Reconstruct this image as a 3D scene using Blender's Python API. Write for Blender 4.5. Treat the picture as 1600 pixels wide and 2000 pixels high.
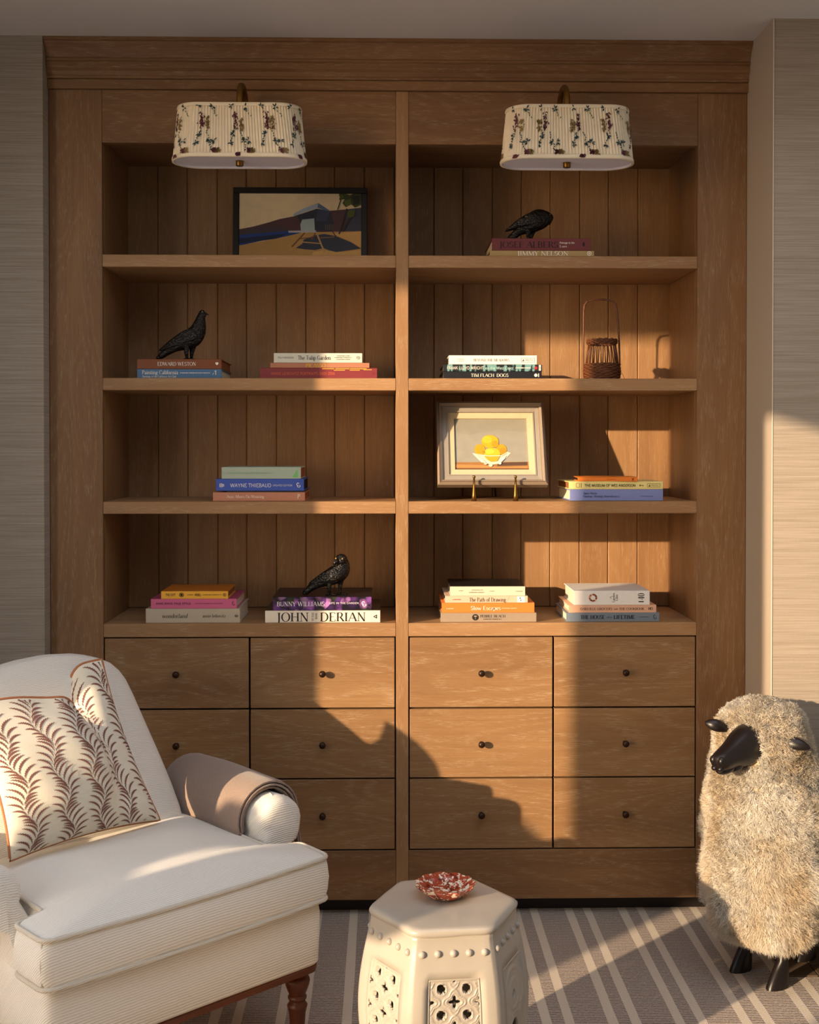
import bpy, bmesh, math, random
import numpy as np
from mathutils import Vector, Matrix

for o in list(bpy.data.objects):
    bpy.data.objects.remove(o)
SC = bpy.context.scene
COL = SC.collection
R = math.radians
PI = math.pi

# ------------------------------------------------------------------ camera, sky, sun, exposure
cam_d = bpy.data.cameras.new('camera')
cam = bpy.data.objects.new('camera', cam_d)
COL.objects.link(cam)
cam.location = (0, -3.71, 1.488)
cam.rotation_euler = (R(90 - 0.7), 0, R(-1.2))
cam_d.sensor_fit = 'VERTICAL'
cam_d.sensor_height = 24
cam_d.lens = 24 * 2300 / 2000
cam_d.shift_y = -(1000 - 900) / 2000
cam_d.clip_start = .05
SC.camera = cam

SC.view_settings.view_transform = 'Standard'
SC.view_settings.look = 'None'
SC.view_settings.gamma = 1
SC.view_settings.use_curve_mapping = False
SC.view_settings.exposure = 0.30

SUN_DIR = Vector((1.10, 1.0, -.325))
world = bpy.data.worlds.new('sky')
SC.world = world
world.use_nodes = True
bg = world.node_tree.nodes['Background']
sky = world.node_tree.nodes.new('ShaderNodeTexSky')
sky.sky_type = 'NISHITA'
sky.sun_disc = False
sky.sun_elevation = R(12.3)
sky.sun_rotation = R(227.7)
sky.dust_density = 1.0
haze = world.node_tree.nodes.new('ShaderNodeMix')          # clear sky seen through an even bright haze
haze.data_type = 'RGBA'
haze.blend_type = 'ADD'
haze.inputs[0].default_value = 1
haze.inputs[7].default_value = (7.0, 7.2, 7.8, 1)
world.node_tree.links.new(sky.outputs[0], haze.inputs[6])
world.node_tree.links.new(haze.outputs[2], bg.inputs[0])
bg.inputs[1].default_value = 0.19
sun_d = bpy.data.lights.new('sun', 'SUN')
sun_d.energy = 6.3
sun_d.color = (1, .755, .50)
sun_d.angle = R(.75)
sun = bpy.data.objects.new('sun', sun_d)
COL.objects.link(sun)
sun.rotation_euler = SUN_DIR.to_track_quat('-Z', 'Y').to_euler()
sun.location = (-3, -3, 3)
SC.cycles.max_bounces = 5
SC.cycles.transmission_bounces = 3
SC.cycles.use_adaptive_sampling = True
SC.cycles.adaptive_threshold = .04
SC.cycles.diffuse_bounces = 3
SC.cycles.glossy_bounces = 3
SC.cycles.use_denoising = True
SC.cycles.sample_clamp_indirect = 6

def portal(name, loc, size_y, size_z):
    d = bpy.data.lights.new(name, 'AREA')
    d.shape = 'RECTANGLE'
    d.size = size_z
    d.size_y = size_y
    d.cycles.is_portal = True
    o = bpy.data.objects.new(name, d)
    COL.objects.link(o)
    o.location = loc
    o.rotation_euler = (0, R(-90), 0)      # -Z of the lamp looks along +X
    return o
portal('window_daylight', (-1.72, -1.73, 1.45), .79, 2.6)
portal('window_daylight', (-1.72, -2.85, 1.27), .9, 2.3)
sl = portal('added_skylight_portal', (.4, -2.1, 2.86), 2.4, 2.8)  # sampling portal of the unseen skylight added to brighten the room
sl.rotation_euler = (0, 0, 0)

# ------------------------------------------------------------------ helpers
random.seed(7)
NPR = np.random.RandomState(11)

def lin(h):
    if isinstance(h, str):
        h = h.lstrip('#')
        h = [int(h[i:i + 2], 16) for i in (0, 2, 4)]
    c = [v / 255 for v in h[:3]]
    return tuple(v / 12.92 if v <= .04045 else ((v + .055) / 1.055) ** 2.4 for v in c) + (1,)

class NT:
    """small node-tree writer"""
    def __init__(s, name):
        s.m = bpy.data.materials.new(name)
        s.m.use_nodes = True
        s.t = s.m.node_tree
        s.b = s.t.nodes['Principled BSDF']
    def n(s, kind, **kw):
        nd = s.t.nodes.new(kind)
        for k, v in kw.items():
            if k.startswith('i_'):
                key = k[2:]
                key = int(key) if key.isdigit() else key.replace('_', ' ')
                s.put(nd.inputs[key], v)
            else:
                setattr(nd, k, v)
        return nd
    def put(s, sock, v):
        if hasattr(v, 'is_output') or hasattr(v, 'links'):
            s.t.links.new(v, sock)
        else:
            sock.default_value = v
    def math(s, op, a, b=None, c=None, clamp=False):
        nd = s.t.nodes.new('ShaderNodeMath')
        nd.operation = op
        nd.use_clamp = clamp
        for i, v in enumerate((a, b, c)):
            if v is not None:
                s.put(nd.inputs[i], v)
        return nd.outputs[0]
    def coord(s, which='Object', scale=(1, 1, 1), rot=(0, 0, 0), rand=0):
        v = s.n('ShaderNodeTexCoord').outputs[which]
        if rand:
            oi = s.n('ShaderNodeObjectInfo')
            cb = s.n('ShaderNodeCombineXYZ')
            for i, k in enumerate((7.3, 3.1, 5.7)):
                s.put(cb.inputs[i], s.math('MULTIPLY', oi.outputs['Random'], k * rand))
            ad = s.n('ShaderNodeVectorMath', operation='ADD')
            s.put(ad.inputs[0], v); s.put(ad.inputs[1], cb.outputs[0])
            v = ad.outputs[0]
        mp = s.n('ShaderNodeMapping')
        s.put(mp.inputs[0], v)
        mp.inputs['Scale'].default_value = scale
        mp.inputs['Rotation'].default_value = rot
        return mp.outputs[0]
    def noise(s, vec, scale=5, detail=3, rough=.5, dist=0):
        nd = s.n('ShaderNodeTexNoise')
        s.put(nd.inputs['Vector'], vec)
        nd.inputs['Scale'].default_value = scale
        nd.inputs['Detail'].default_value = detail
        nd.inputs['Roughness'].default_value = rough
        nd.inputs['Distortion'].default_value = dist
        return nd.outputs['Fac']
    def ramp(s, fac, stops):
        nd = s.n('ShaderNodeValToRGB')
        s.put(nd.inputs[0], fac)
        e = nd.color_ramp.elements
        while len(e) < len(stops):
            e.new(.5)
        for q, (p, c) in zip(e, stops):
            q.position = p
            q.color = lin(c) if isinstance(c, (str, tuple)) else (c, c, c, 1)
        return nd.outputs[0]
    def mix(s, fac, a, b, blend='MIX'):
        nd = s.n('ShaderNodeMix', data_type='RGBA', blend_type=blend)
        s.put(nd.inputs[0], fac)
        s.put(nd.inputs[6], lin(a) if isinstance(a, (str, tuple)) else a)
        s.put(nd.inputs[7], lin(b) if isinstance(b, (str, tuple)) else b)
        return nd.outputs[2]
    def bump(s, h, strength=.3, dist=.002):
        nd = s.n('ShaderNodeBump')
        nd.inputs['Strength'].default_value = strength
        nd.inputs['Distance'].default_value = dist
        s.put(nd.inputs['Height'], h)
        s.put(s.b.inputs['Normal'], nd.outputs[0])
    def out(s, col, rough=.6, metal=0, spec=.5, sheen=0):
        s.put(s.b.inputs['Base Color'], lin(col) if isinstance(col, (str, tuple)) else col)
        s.put(s.b.inputs['Roughness'], rough)
        s.b.inputs['Metallic'].default_value = metal
        s.b.inputs['Specular IOR Level'].default_value = spec
        if sheen:
            s.b.inputs['Sheen Weight'].default_value = sheen
        return s.m

_plain = {}
def plain(hexcol, rough=.55, var=.06, metal=0, spec=.4, scale=60):
    """solid colour with a faint procedural mottling"""
    k = (hexcol, rough, metal, var, spec)
    if k not in _plain:
        n = NT('paint')
        f = n.noise(n.coord(), scale, 2)
        h = n.mix(n.math('MULTIPLY', f, var * 2), hexcol, '#000000')
        _plain[k] = n.out(h, rough, metal, spec)
    return _plain[k]

class MB:
    """collects shapes into one mesh"""
    def __init__(s):
        s.v, s.f, s.mi = [], [], []
    def add(s, v, f, mi=0):
        b = len(s.v)
        s.v += [tuple(p) for p in v]
        s.f += [tuple(b + i for i in q) for q in f]
        s.mi += [mi] * len(f)
        return s
    def box(s, x0, x1, y0, y1, z0, z1, bev=0, seg=1, mi=0, M=None):
        if bev <= 0:
            v = [(x, y, z) for x in (x0, x1) for y in (y0, y1) for z in (z0, z1)]
            f = [(0, 1, 3, 2), (4, 6, 7, 5), (0, 4, 5, 1), (2, 3, 7, 6), (0, 2, 6, 4), (1, 5, 7, 3)]
        else:
            bm = bmesh.new()
            bmesh.ops.create_cube(bm, size=1)
            for q in bm.verts:
                q.co = Vector(((x0 + x1) / 2 + q.co.x * (x1 - x0), (y0 + y1) / 2 + q.co.y * (y1 - y0), (z0 + z1) / 2 + q.co.z * (z1 - z0)))
            bmesh.ops.bevel(bm, geom=list(bm.edges), offset=min(bev, .49 * min(x1 - x0, y1 - y0, z1 - z0)), segments=seg, profile=.5, affect='EDGES')
            bm.verts.index_update()
            v = [q.co.copy() for q in bm.verts]
            f = [[q.index for q in p.verts] for p in bm.faces]
            bm.free()
        if M is not None:
            v = [M @ Vector(p) for p in v]
        return s.add(v, f, mi)
    def rings(s, rr, closed=True, cap0=True, cap1=True, mi=0):
        n = len(rr[0])
        v = [p for r_ in rr for p in r_]
        f = []
        for i in range(len(rr) - 1):
            for j in range(n if closed else n - 1):
                k = (j + 1) % n
                f.append((i * n + j, i * n + k, (i + 1) * n + k, (i + 1) * n + j))
        if cap0: f.append(tuple(range(n))[::-1])
        if cap1: f.append(tuple((len(rr) - 1) * n + j for j in range(n)))
        return s.add(v, f, mi)
    def tube(s, path, r, n=8, closed=False, mi=0):
        P = [Vector(p) for p in path]
        N = len(P)
        rad = r if isinstance(r, (list, tuple)) else [r] * N
        tan = []
        for i in range(N):
            a = P[(i - 1) % N] if (closed or i > 0) else P[i]
            b = P[(i + 1) % N] if (closed or i < N - 1) else P[i]
            tan.append((b - a).normalized())
        up = Vector((0, 0, 1)) if abs(tan[0].z) < .9 else Vector((1, 0, 0))
        e = tan[0].cross(up).normalized()
        rr = []
        for i in range(N):
            e = (e - tan[i] * e.dot(tan[i])).normalized()
            g = tan[i].cross(e)
            rr.append([P[i] + (e * math.cos(2 * PI * j / n) + g * math.sin(2 * PI * j / n)) * rad[i] for j in range(n)])
        if closed:
            rr.append(rr[0])
        return s.rings(rr, True, not closed, not closed, mi)
    def lathe(s, prof, n=24, c=(0, 0, 0), axis='z', mi=0, mod=None):
        rr = []
        for (r_, h) in prof:
            ring = []
            for j in range(n):
                a = 2 * PI * j / n
                q = r_ * (mod(a, h) if mod else 1)
                x, y = q * math.cos(a), q * math.sin(a)
                p = (x, y, h) if axis == 'z' else (x, -h, y)      # 'y': grows towards the viewer
                ring.append((p[0] + c[0], p[1] + c[1], p[2] + c[2]))
            rr.append(ring)
        return s.rings(rr, True, True, True, mi)
    def sphere(s, c, r, n=12, m=8, mi=0, M=None):
        rx, ry, rz = r if isinstance(r, (list, tuple)) else (r, r, r)
        rr = []
        for i in range(m + 1):
            t = -PI / 2 + PI * (i / m)
            ct = max(math.cos(t), 1e-3)
            ring = [Vector((rx * ct * math.cos(2 * PI * j / n), ry * ct * math.sin(2 * PI * j / n), rz * math.sin(t))) for j in range(n)]
            if M is not None:
                ring = [M @ p for p in ring]
            rr.append([p + Vector(c) for p in ring])
        return s.rings(rr, True, True, True, mi)
    def poly(s, pts, mi=0):
        return s.add(pts, [tuple(range(len(pts)))], mi)
    def build(s, name, mats, parent=None, smooth=False, kind=None, angle=None, loc=None):
        me = bpy.data.meshes.new(name)
        me.from_pydata([tuple(p) for p in s.v], [], s.f)
        mats = mats if isinstance(mats, (list, tuple)) else [mats]
        for m in mats:
            me.materials.append(m)
        if len(mats) > 1:
            me.polygons.foreach_set('material_index', s.mi)
        if smooth:
            me.polygons.foreach_set('use_smooth', [True] * len(s.f))
            if angle:
                me.set_sharp_from_angle(angle=R(angle))
        me.update()
        o = bpy.data.objects.new(name, me)
        COL.objects.link(o)
        if parent is not None:
            o.parent = parent
        if loc is not None:
            o.location = loc
        if kind:
            o['kind'] = kind
        return o

def fixnormals(o):
    bm = bmesh.new(); bm.from_mesh(o.data)
    bmesh.ops.recalc_face_normals(bm, faces=bm.faces)
    bm.to_mesh(o.data); bm.free()
    return o

def thing(name, label, cat, loc=(0, 0, 0), rot=(0, 0, 0), group=None):
    o = bpy.data.objects.new(name, None)
    COL.objects.link(o)
    o.empty_display_size = .05
    o.location = loc
    o.rotation_euler = rot
    return tag(o, label, cat, group)
def tag(o, label, cat, group=None):
    o['label'] = label
    o['category'] = cat
    if group:
        o['group'] = group
    return o
def struct(o):
    o['kind'] = 'structure'
    return o
def copy_part(o, parent, loc=None):
    c = o.copy()
    COL.objects.link(c)
    c.parent = parent
    if loc is not None:
        c.location = loc
    return c
def subsurf(o, n=1):
    m = o.modifiers.new('smooth', 'SUBSURF'); m.levels = n; m.render_levels = n
    return o
def lerp(a, b, t):
    return a + (b - a) * t
def interp(tab, x):
    return float(np.interp(x, [t[0] for t in tab], [t[1] for t in tab]))

# ------------------------------------------------------------------ materials
def wood(name, grain, dark=(112, 77, 48), mid=(147, 108, 69), light=(196, 173, 138), pores=.30, rough=.5):
    n = NT(name)
    g = {'X': 0, 'Y': 1, 'Z': 2}[grain]
    def sc(along, cross):
        v = [cross] * 3; v[g] = along
        return tuple(v)
    broad = n.noise(n.coord('Object', sc(.7, 5), rand=1), 1, 4, .6, .4)
    cont = n.noise(n.coord('Object', sc(1.3, 7), rand=1), 1, 1.5, .45, .3)
    ring = n.math('SINE', n.math('MULTIPLY', cont, 95))
    ring = n.math('MULTIPLY_ADD', ring, .5, .5)
    fine = n.noise(n.coord('Object', sc(30, 800), rand=1), 1, 3, .7)
    fine2 = n.noise(n.coord('Object', sc(3, 330), rand=1), 1, 4, .7)
    base = n.mix(n.ramp(broad, [(.3, 0.0), (.7, 1.0)]), dark, mid)
    base = n.mix(n.math('MULTIPLY', n.ramp(fine2, [(.42, 0.0), (.68, 1.0)]), .5), base, dark)
    lines = n.math('MULTIPLY', n.ramp(fine, [(.50, 0.0), (.72, 1.0)]), n.math('MULTIPLY_ADD', n.ramp(ring, [(.35, 0.0), (.95, 1.0)]), .8, .2))
    col = n.mix(n.math('MULTIPLY', lines, pores * 1.7, clamp=True), base, light)
    n.bump(n.math('SUBTRACT', 1, fine), .25, .0006)
    return n.out(col, rough, 0, .35)
M_WOOD_X = wood('oak_grain_horizontal', 'X')
M_WOOD_Z = wood('oak_grain_vertical', 'Z')
M_WOOD_BACK = wood('oak_back_boards', 'Z', (132, 94, 60), (168, 128, 86), (206, 178, 138), .25)
M_WOOD_EDGE = wood('oak_shelf_edges', 'X', (138, 100, 64), (171, 131, 90), (210, 186, 150), .30)
M_WOOD_POST = wood('oak_divider', 'Z', (138, 100, 64), (171, 131, 90), (210, 186, 150), .30)
M_WOOD_DRAWER = wood('oak_drawer_fronts', 'X', (123, 87, 54), (156, 118, 77), (204, 184, 150), .34)
M_TOE = plain('#1d1512', .6)
M_GAP = plain('#1a110b', .8)
M_BRONZE = plain('#3b281d', .38, metal=.65)
M_BRASS = plain('#8a6630', .32, metal=.9)

def grasscloth(name, a, b, c):
    n = NT(name)
    s1 = n.noise(n.coord('Object', (5, 5, 620)), 1, 2, .6)
    s2 = n.noise(n.coord('Object', (2, 2, 210)), 1, 3, .6)
    s3 = n.noise(n.coord('Object', (300, 300, 60)), 1, 2, .5)
    col = n.mix(n.ramp(s1, [(.35, 0.0), (.65, 1.0)]), a, b)
    col = n.mix(n.math('MULTIPLY', n.ramp(s2, [(.5, 0.0), (.7, 1.0)]), .55), col, c)
    col = n.mix(n.math('MULTIPLY', n.ramp(s3, [(.55, 0.0), (.75, 1.0)]), .3), col, b)
    n.bump(n.math('ADD', s1, n.math('MULTIPLY', s3, .4)), .5, .0012)
    return n.out(col, .85, 0, .2)
M_GRASS = grasscloth('grasscloth_wallpaper', (150, 136, 119), (172, 158, 142), (134, 119, 102))
def plaster(name, a, b):
    n = NT(name)
    f = n.noise(n.coord('Object'), 3, 4, .6)
    g = n.noise(n.coord('Object'), 90, 2)
    n.bump(g, .08, .001)
    return n.out(n.mix(f, a, b), .8, 0, .2)
M_PLASTER = plaster('painted_plaster', (166, 152, 136), (176, 160, 144))
M_CEIL = plaster('ceiling_paint', (214, 207, 200), (223, 217, 211))
M_PALE = plaster('pale_wall_paint', (230, 224, 216), (237, 232, 225))

# ------------------------------------------------------------------ the room
CEIL = 2.748
struct(MB().box(-1.75, 2.5, -6.1, .6, -.12, -.014).build('floor', plain('#5b4c40', .8)))
SKY_ = (-1.0, 1.8, -3.3, -.9)                    # unseen roof opening, added to let in soft fill light from above
ce = MB()
ce.box(-1.76, 2.5, SKY_[3], .6, CEIL, CEIL + .12)
ce.box(-1.76, 2.5, -6.1, SKY_[2], CEIL, CEIL + .12)
ce.box(-1.76, SKY_[0], SKY_[2], SKY_[3], CEIL, CEIL + .12)
ce.box(SKY_[1], 2.5, SKY_[2], SKY_[3], CEIL, CEIL + .12)
struct(ce.build('ceiling', M_CEIL))
struct(MB().box(-1.70, -1.05, -.06, .6, -.014, CEIL).build('wall_back_left', M_GRASS))
wb = MB().box(1.1455, 2.5, -.25, .6, -.014, CEIL, mi=0)
wb.mi[0] = 1                                    # the painted return towards the bookcase
struct(wb.build('wall_back_right', [M_GRASS, M_PLASTER]))
struct(MB().box(1.1445, 1.1475, -.2525, -.2485, -.014, CEIL, .001).build('trim_1', plain('#d9c8b2', .6)))
struct(MB().box(-1.05, 1.1455, .42, .6, -.014, CEIL).build('wall_back', M_PLASTER))
struct(MB().box(2.4, 2.5, -6.1, -.25, -.014, CEIL).build('wall_right', M_PALE))
struct(MB().box(-1.75, 2.5, -6.1, -6.0, -.014, CEIL).build('wall_rear', M_PALE))
# side wall on the left of the camera with two tall window openings
W1 = (-2.125, -1.336, .12, 2.735)
W2 = (-3.30, -2.33, .12, 2.43)
wl = MB()
wl.box(-1.75, -1.70, W1[1], .6, -.014, CEIL)
wl.box(-1.75, -1.70, W2[1], W1[0], -.014, CEIL)
wl.box(-1.75, -1.70, -6.0, W2[0], -.014, CEIL)
for w in (W1, W2):
    wl.box(-1.75, -1.70, w[0], w[1], -.014, w[2])
    wl.box(-1.75, -1.70, w[0], w[1], w[3], CEIL)
struct(wl.build('wall_left', M_GRASS))
for k, w in enumerate((W1, W2)):
    fr = MB()
    t = .05
    fr.box(-1.697, -1.68, w[0] - t, w[0] - .002, w[2], w[3])
    fr.box(-1.697, -1.68, w[1] + .002, w[1] + t, w[2], w[3])
    fr.box(-1.697, -1.66, w[0] - t, w[1] + t, w[2] - t, w[2] - .002)
    struct(fr.build('window_%d' % (k + 1), plain('#d8cfc2', .5)))
# unseen tied-back drape, added to shape the sunlight from the second window
dr = MB()
rows_ = []
for z in np.linspace(.04, 2.5, 42):
    w = .48 if z > .9 else (lerp(.05, .48, max(0, (z - .78) / .12) ** 1.5) if z > .78 else lerp(.09, .05, (z - .04) / .74))
    rows_.append([(-1.645 + .018 * math.sin(a * 7 * 2 * PI), -2.24 - w * a, z) for a in np.linspace(0, 1, 85)])
dr.rings(rows_, False, False, False)
drape = thing('added_curtain', 'tied-back drape added beside the rear left window to shape the sunlight', 'added_curtain', (0, 0, 0))
dro = dr.build('drape', plain('#b9a890', .9), drape, smooth=True)
sdm = dro.modifiers.new('cloth', 'SOLIDIFY'); sdm.thickness = .004
MB().tube([(-1.62, -2.23, .78), (-1.615, -2.27, .77), (-1.64, -2.31, .775), (-1.675, -2.27, .78), (-1.67, -2.23, .78)], .008, 8, True).build('tie_band', plain('#8d7a63', .8), drape, smooth=True)
# unseen shrub in a trough, added to block low sun on the chair
plc = thing('added_planter', 'round shrub in a trough added outside the left window to block sun', 'added_planter', (-2.1, -2.29, -.014))
tr_ = MB().box(-.1, .1, -.13, .125, 0, .955, .012).build('trough', plain('#8d8478', .8), plc)
lv = MB()
rl_ = random.Random(2)
for k in range(420):
    d = Vector((rl_.gauss(0, 1), rl_.gauss(0, 1), rl_.gauss(0, 1))).normalized()
    p = Vector((0, .096, .945)) + d * .125
    t1 = d.orthogonal().normalized(); t2 = d.cross(t1)
    a = rl_.uniform(0, 6.3); e = t1 * math.cos(a) + t2 * math.sin(a); g = d.cross(e)
    lv.poly([p - e * .016, p + g * .009 + d * .004, p + e * .018 + d * .012, p - g * .009 + d * .004])
lv.build('leaves', plain('#3f5230', .6), plc, kind='stuff')
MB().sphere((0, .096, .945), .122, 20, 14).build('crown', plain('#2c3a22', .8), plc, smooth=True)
sk = MB()
for (a, b, c_, d) in ((SKY_[0] - .04, SKY_[0], SKY_[2], SKY_[3]), (SKY_[1], SKY_[1] + .04, SKY_[2], SKY_[3]), (SKY_[0] - .04, SKY_[1] + .04, SKY_[2] - .04, SKY_[2]), (SKY_[0] - .04, SKY_[1] + .04, SKY_[3], SKY_[3] + .04)):
    hi = .87 if (b <= SKY_[0] or d <= SKY_[2]) else .1          # upstand made tall on two sides to keep the low sun out
    sk.box(a, b, c_, d, CEIL + .12, CEIL + .12 + hi)
struct(sk.build('window_3', plain('#d8cfc2', .5)))  # curb round the added roof opening
# unseen beam added outside the first window to trim the sun patch's top
tag(MB().box(-4.2, -2.5, -3.06, -3.0, 2.975, 3.5, .004).build('added_beam', plain('#8b7a68', .7)),
    'unseen beam added outside the left window to cut off the higher sun', 'beam')

# ------------------------------------------------------------------ striped carpet
def carpet():
    n = NT('striped_flatweave')
    xyz = n.n('ShaderNodeSeparateXYZ')
    n.put(xyz.inputs[0], n.n('ShaderNodeTexCoord').outputs['Object'])
    X, Y = xyz.outputs[0], xyz.outputs[1]
    wob = n.math('MULTIPLY', n.math('SUBTRACT', n.noise(n.coord('Object', (30, 3, 1)), 1, 2), .5), .006)
    ph = n.math('FLOORED_MODULO', n.math('SUBTRACT', n.math('ADD', X, wob), .577), .1722)
    a = n.math('MULTIPLY', n.math('GREATER_THAN', ph, 0), n.math('LESS_THAN', ph, .026))
    b = n.math('MULTIPLY', n.math('GREATER_THAN', ph, .060), n.math('LESS_THAN', ph, .085))
    cream = n.math('ADD', a, b)
    # rows of weft with broken dark threads
    wv = n.math('MULTIPLY', n.math('SUBTRACT', n.noise(n.coord('Object', (55, 40, 1)), 1, 2), .5), .0035)
    row = n.math('SINE', n.math('MULTIPLY', n.math('ADD', Y, wv), 2 * PI / .0092))
    row = n.math('MULTIPLY_ADD', row, .5, .5)
    thread = n.noise(n.coord('Object', (240, 110, 1)), 1, 2, .6)
    tweed = n.math('MULTIPLY', row, n.ramp(thread, [(.3, .45), (.55, 1.0)]))
    dark = n.mix(tweed, (196, 178, 160), (92, 76, 72))
    crm = n.mix(n.noise(n.coord('Object', (260, 260, 1)), 1, 2), (196, 179, 158), (218, 203, 182))
    col = n.mix(cream, dark, crm)
    h = n.math('ADD', n.math('MULTIPLY', tweed, n.math('SUBTRACT', 1, cream)), n.math('MULTIPLY', n.noise(n.coord('Object', (400, 400, 1)), 1, 1), .6))
    n.bump(h, .7, .003)
    return n.out(col, .95, 0, .1, .15)
M_CARPET = carpet()
rug = MB()
rug.box(-1.68, 1.128, -.45, .058, -.013, 0)
rug.box(-1.68, 2.38, -5.9, -.45, -.013, 0)
tag(rug.build('carpet', M_CARPET), 'flat-woven taupe carpet with pairs of cream stripes', 'carpet')

# ------------------------------------------------------------------ stone hearth at the right
def stone():
    n = NT('brown_stone')
    f = n.noise(n.coord('Object', rand=1), 7, 5, .6)
    return n.out(n.mix(f, '#4a3c30', '#7a654e'), .42, 0, .4)
M_STONE = stone()
hearth = thing('hearth', 'brown stone tile hearth under the sheep beside the right wall', 'hearth', (1.5, -.35, -.012))
MB().box(-.366, .5, -.095, .098, 0, .004).build('bedding', plain('#c3ae8f', .8), hearth)
tx = [-.366, -.281, -.13, .06, .26, .5]
for i in range(5):
    cut = [-.095, -.02, .098] if i % 2 else [-.095, .04, .098]
    for j in range(2):
        g = .0012
        MB().box(tx[i] + g, tx[i + 1] - g, cut[j] + g, cut[j + 1] - g, .003, .0135, .0015).build('tile', M_STONE, hearth)

# ------------------------------------------------------------------ the built-in oak bookcase
DEP = .376
book_case = thing('bookcase', 'built-in limed oak bookcase with open shelves above twelve drawers', 'bookcase', (0, 0, 0))
BC = book_case
def bbox(name, x0, x1, y0, y1, z0, z1, m, bev=.0012, parent=BC):
    o = MB().box(x0, x1, y0, y1, z0, z1, bev).build(name, m, parent)
    return o
bbox('stile', -1.0485, -.884, 0, .03, .053, 2.602, M_WOOD_Z)
bbox('stile', .989, 1.1445, 0, .03, .053, 2.602, M_WOOD_Z)
bbox('divider', .035, .0745, -.0006, DEP, .053, 2.602, M_WOOD_POST)
bbox('side_panel', -.906, -.884, .0305, DEP, .9, 2.5, M_WOOD_Z)
bbox('side_panel', .989, 1.011, .0305, DEP, .9, 2.5, M_WOOD_Z)
BAYS = ((-.8835, .0345), (.075, .9885))
for (a, b) in BAYS:
    bbox('header', a, b, .0006, .03, 2.437, 2.602, M_WOOD_X)
    bbox('top_panel', a, b, .0305, DEP, 2.452, 2.472, M_WOOD_X)
    for z in (2.050, 1.664, 1.276):
        bbox('shelf', a, b, 0, DEP, z, z + .0385, M_WOOD_EDGE, .0015)
    bbox('lower_shelf', a, b, 0, DEP, .888, .930, M_WOOD_EDGE, .0015)
    bbox('plinth', a, b, .0006, .03, .053, .2095, M_WOOD_X)
    bbox('carcass_back', a, b, .06, .09, .05, .888, M_GAP, 0)
bbox('toe_kick', -1.045, 1.144, .062, .09, -.012, .053, M_TOE, 0)
# vertical tongue-and-groove boards of the back
for edges in ([-.906, -.783, -.681, -.578, -.478, -.375, -.273, -.173, -.07, .034], [.075, .170, .270, .373, .474, .575, .678, .778, .881, 1.011]):
    for a, b in zip(edges[:-1], edges[1:]):
        MB().box(a + .0006, b - .0006, DEP, DEP + .02, .93, 2.46, .0026).build('back_board', M_WOOD_BACK, BC)
bbox('back_sheet', -.906, 1.011, DEP + .0205, DEP + .03, .93, 2.46, M_GAP, 0)
# crown moulding: stacked boards, each with its own profile
def profile(name, pts, x0, x1, m):
    mb = MB()
    mb.rings([[(x0, y, z) for y, z in pts], [(x1, y, z) for y, z in pts]], True, True, True)
    return fixnormals(mb.build(name, m, BC))
cx0, cx1 = -1.0485, 1.1445
profile('crown_lower_board', [(.03, 2.6025), (-.010, 2.6025), (-.012, 2.605), (-.012, 2.630), (-.010, 2.6325), (.03, 2.6325)], cx0, cx1, M_WOOD_X)
profile('crown_middle_board', [(.03, 2.6328), (-.016, 2.6328), (-.018, 2.635), (-.018, 2.640), (-.0155, 2.642), (-.018, 2.655), (-.026, 2.662), (-.028, 2.666), (-.028, 2.681), (.03, 2.681)], cx0, cx1, M_WOOD_X)
profile('crown_upper_board', [(.03, 2.6814), (-.030, 2.6814), (-.034, 2.684), (-.034, 2.689), (-.030, 2.692), (-.034, 2.705), (-.043, 2.719), (-.052, 2.729), (-.054, 2.735), (-.060, 2.737), (-.060, CEIL - .0005), (.03, CEIL - .0005)], cx0, cx1, M_WOOD_X)
# drawers with turned knobs
knob_mb = MB().lathe([(.0001, 0), (.0062, 0), (.0058, .003), (.004, .006), (.0042, .011), (.0078, .0145), (.0105, .019), (.0108, .023), (.0088, .0275), (.005, .0298), (.0001, .0305)], 16, axis='y')
dx = [(-.8800, -.4290), (-.4235, .0310), (.0785, .5310), (.5365, .9850)]
dz = [(.6630, .8840), (.4405, .6575), (.2140, .4355)]
kp = None
for (a, b) in dx:
    for (z0, z1) in dz:
        d = MB().box(-(b - a) / 2, (b - a) / 2, 0, .022, -(z1 - z0) / 2, (z1 - z0) / 2, .0015).build('drawer', M_WOOD_DRAWER, BC, loc=((a + b) / 2, .0008, (z0 + z1) / 2))
        if kp is None:
            kp = knob_mb.build('knob', M_BRONZE, d, smooth=True)
            kp['label'] = 'dark bronze knob'
        else:
            copy_part(kp, d)

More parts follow.
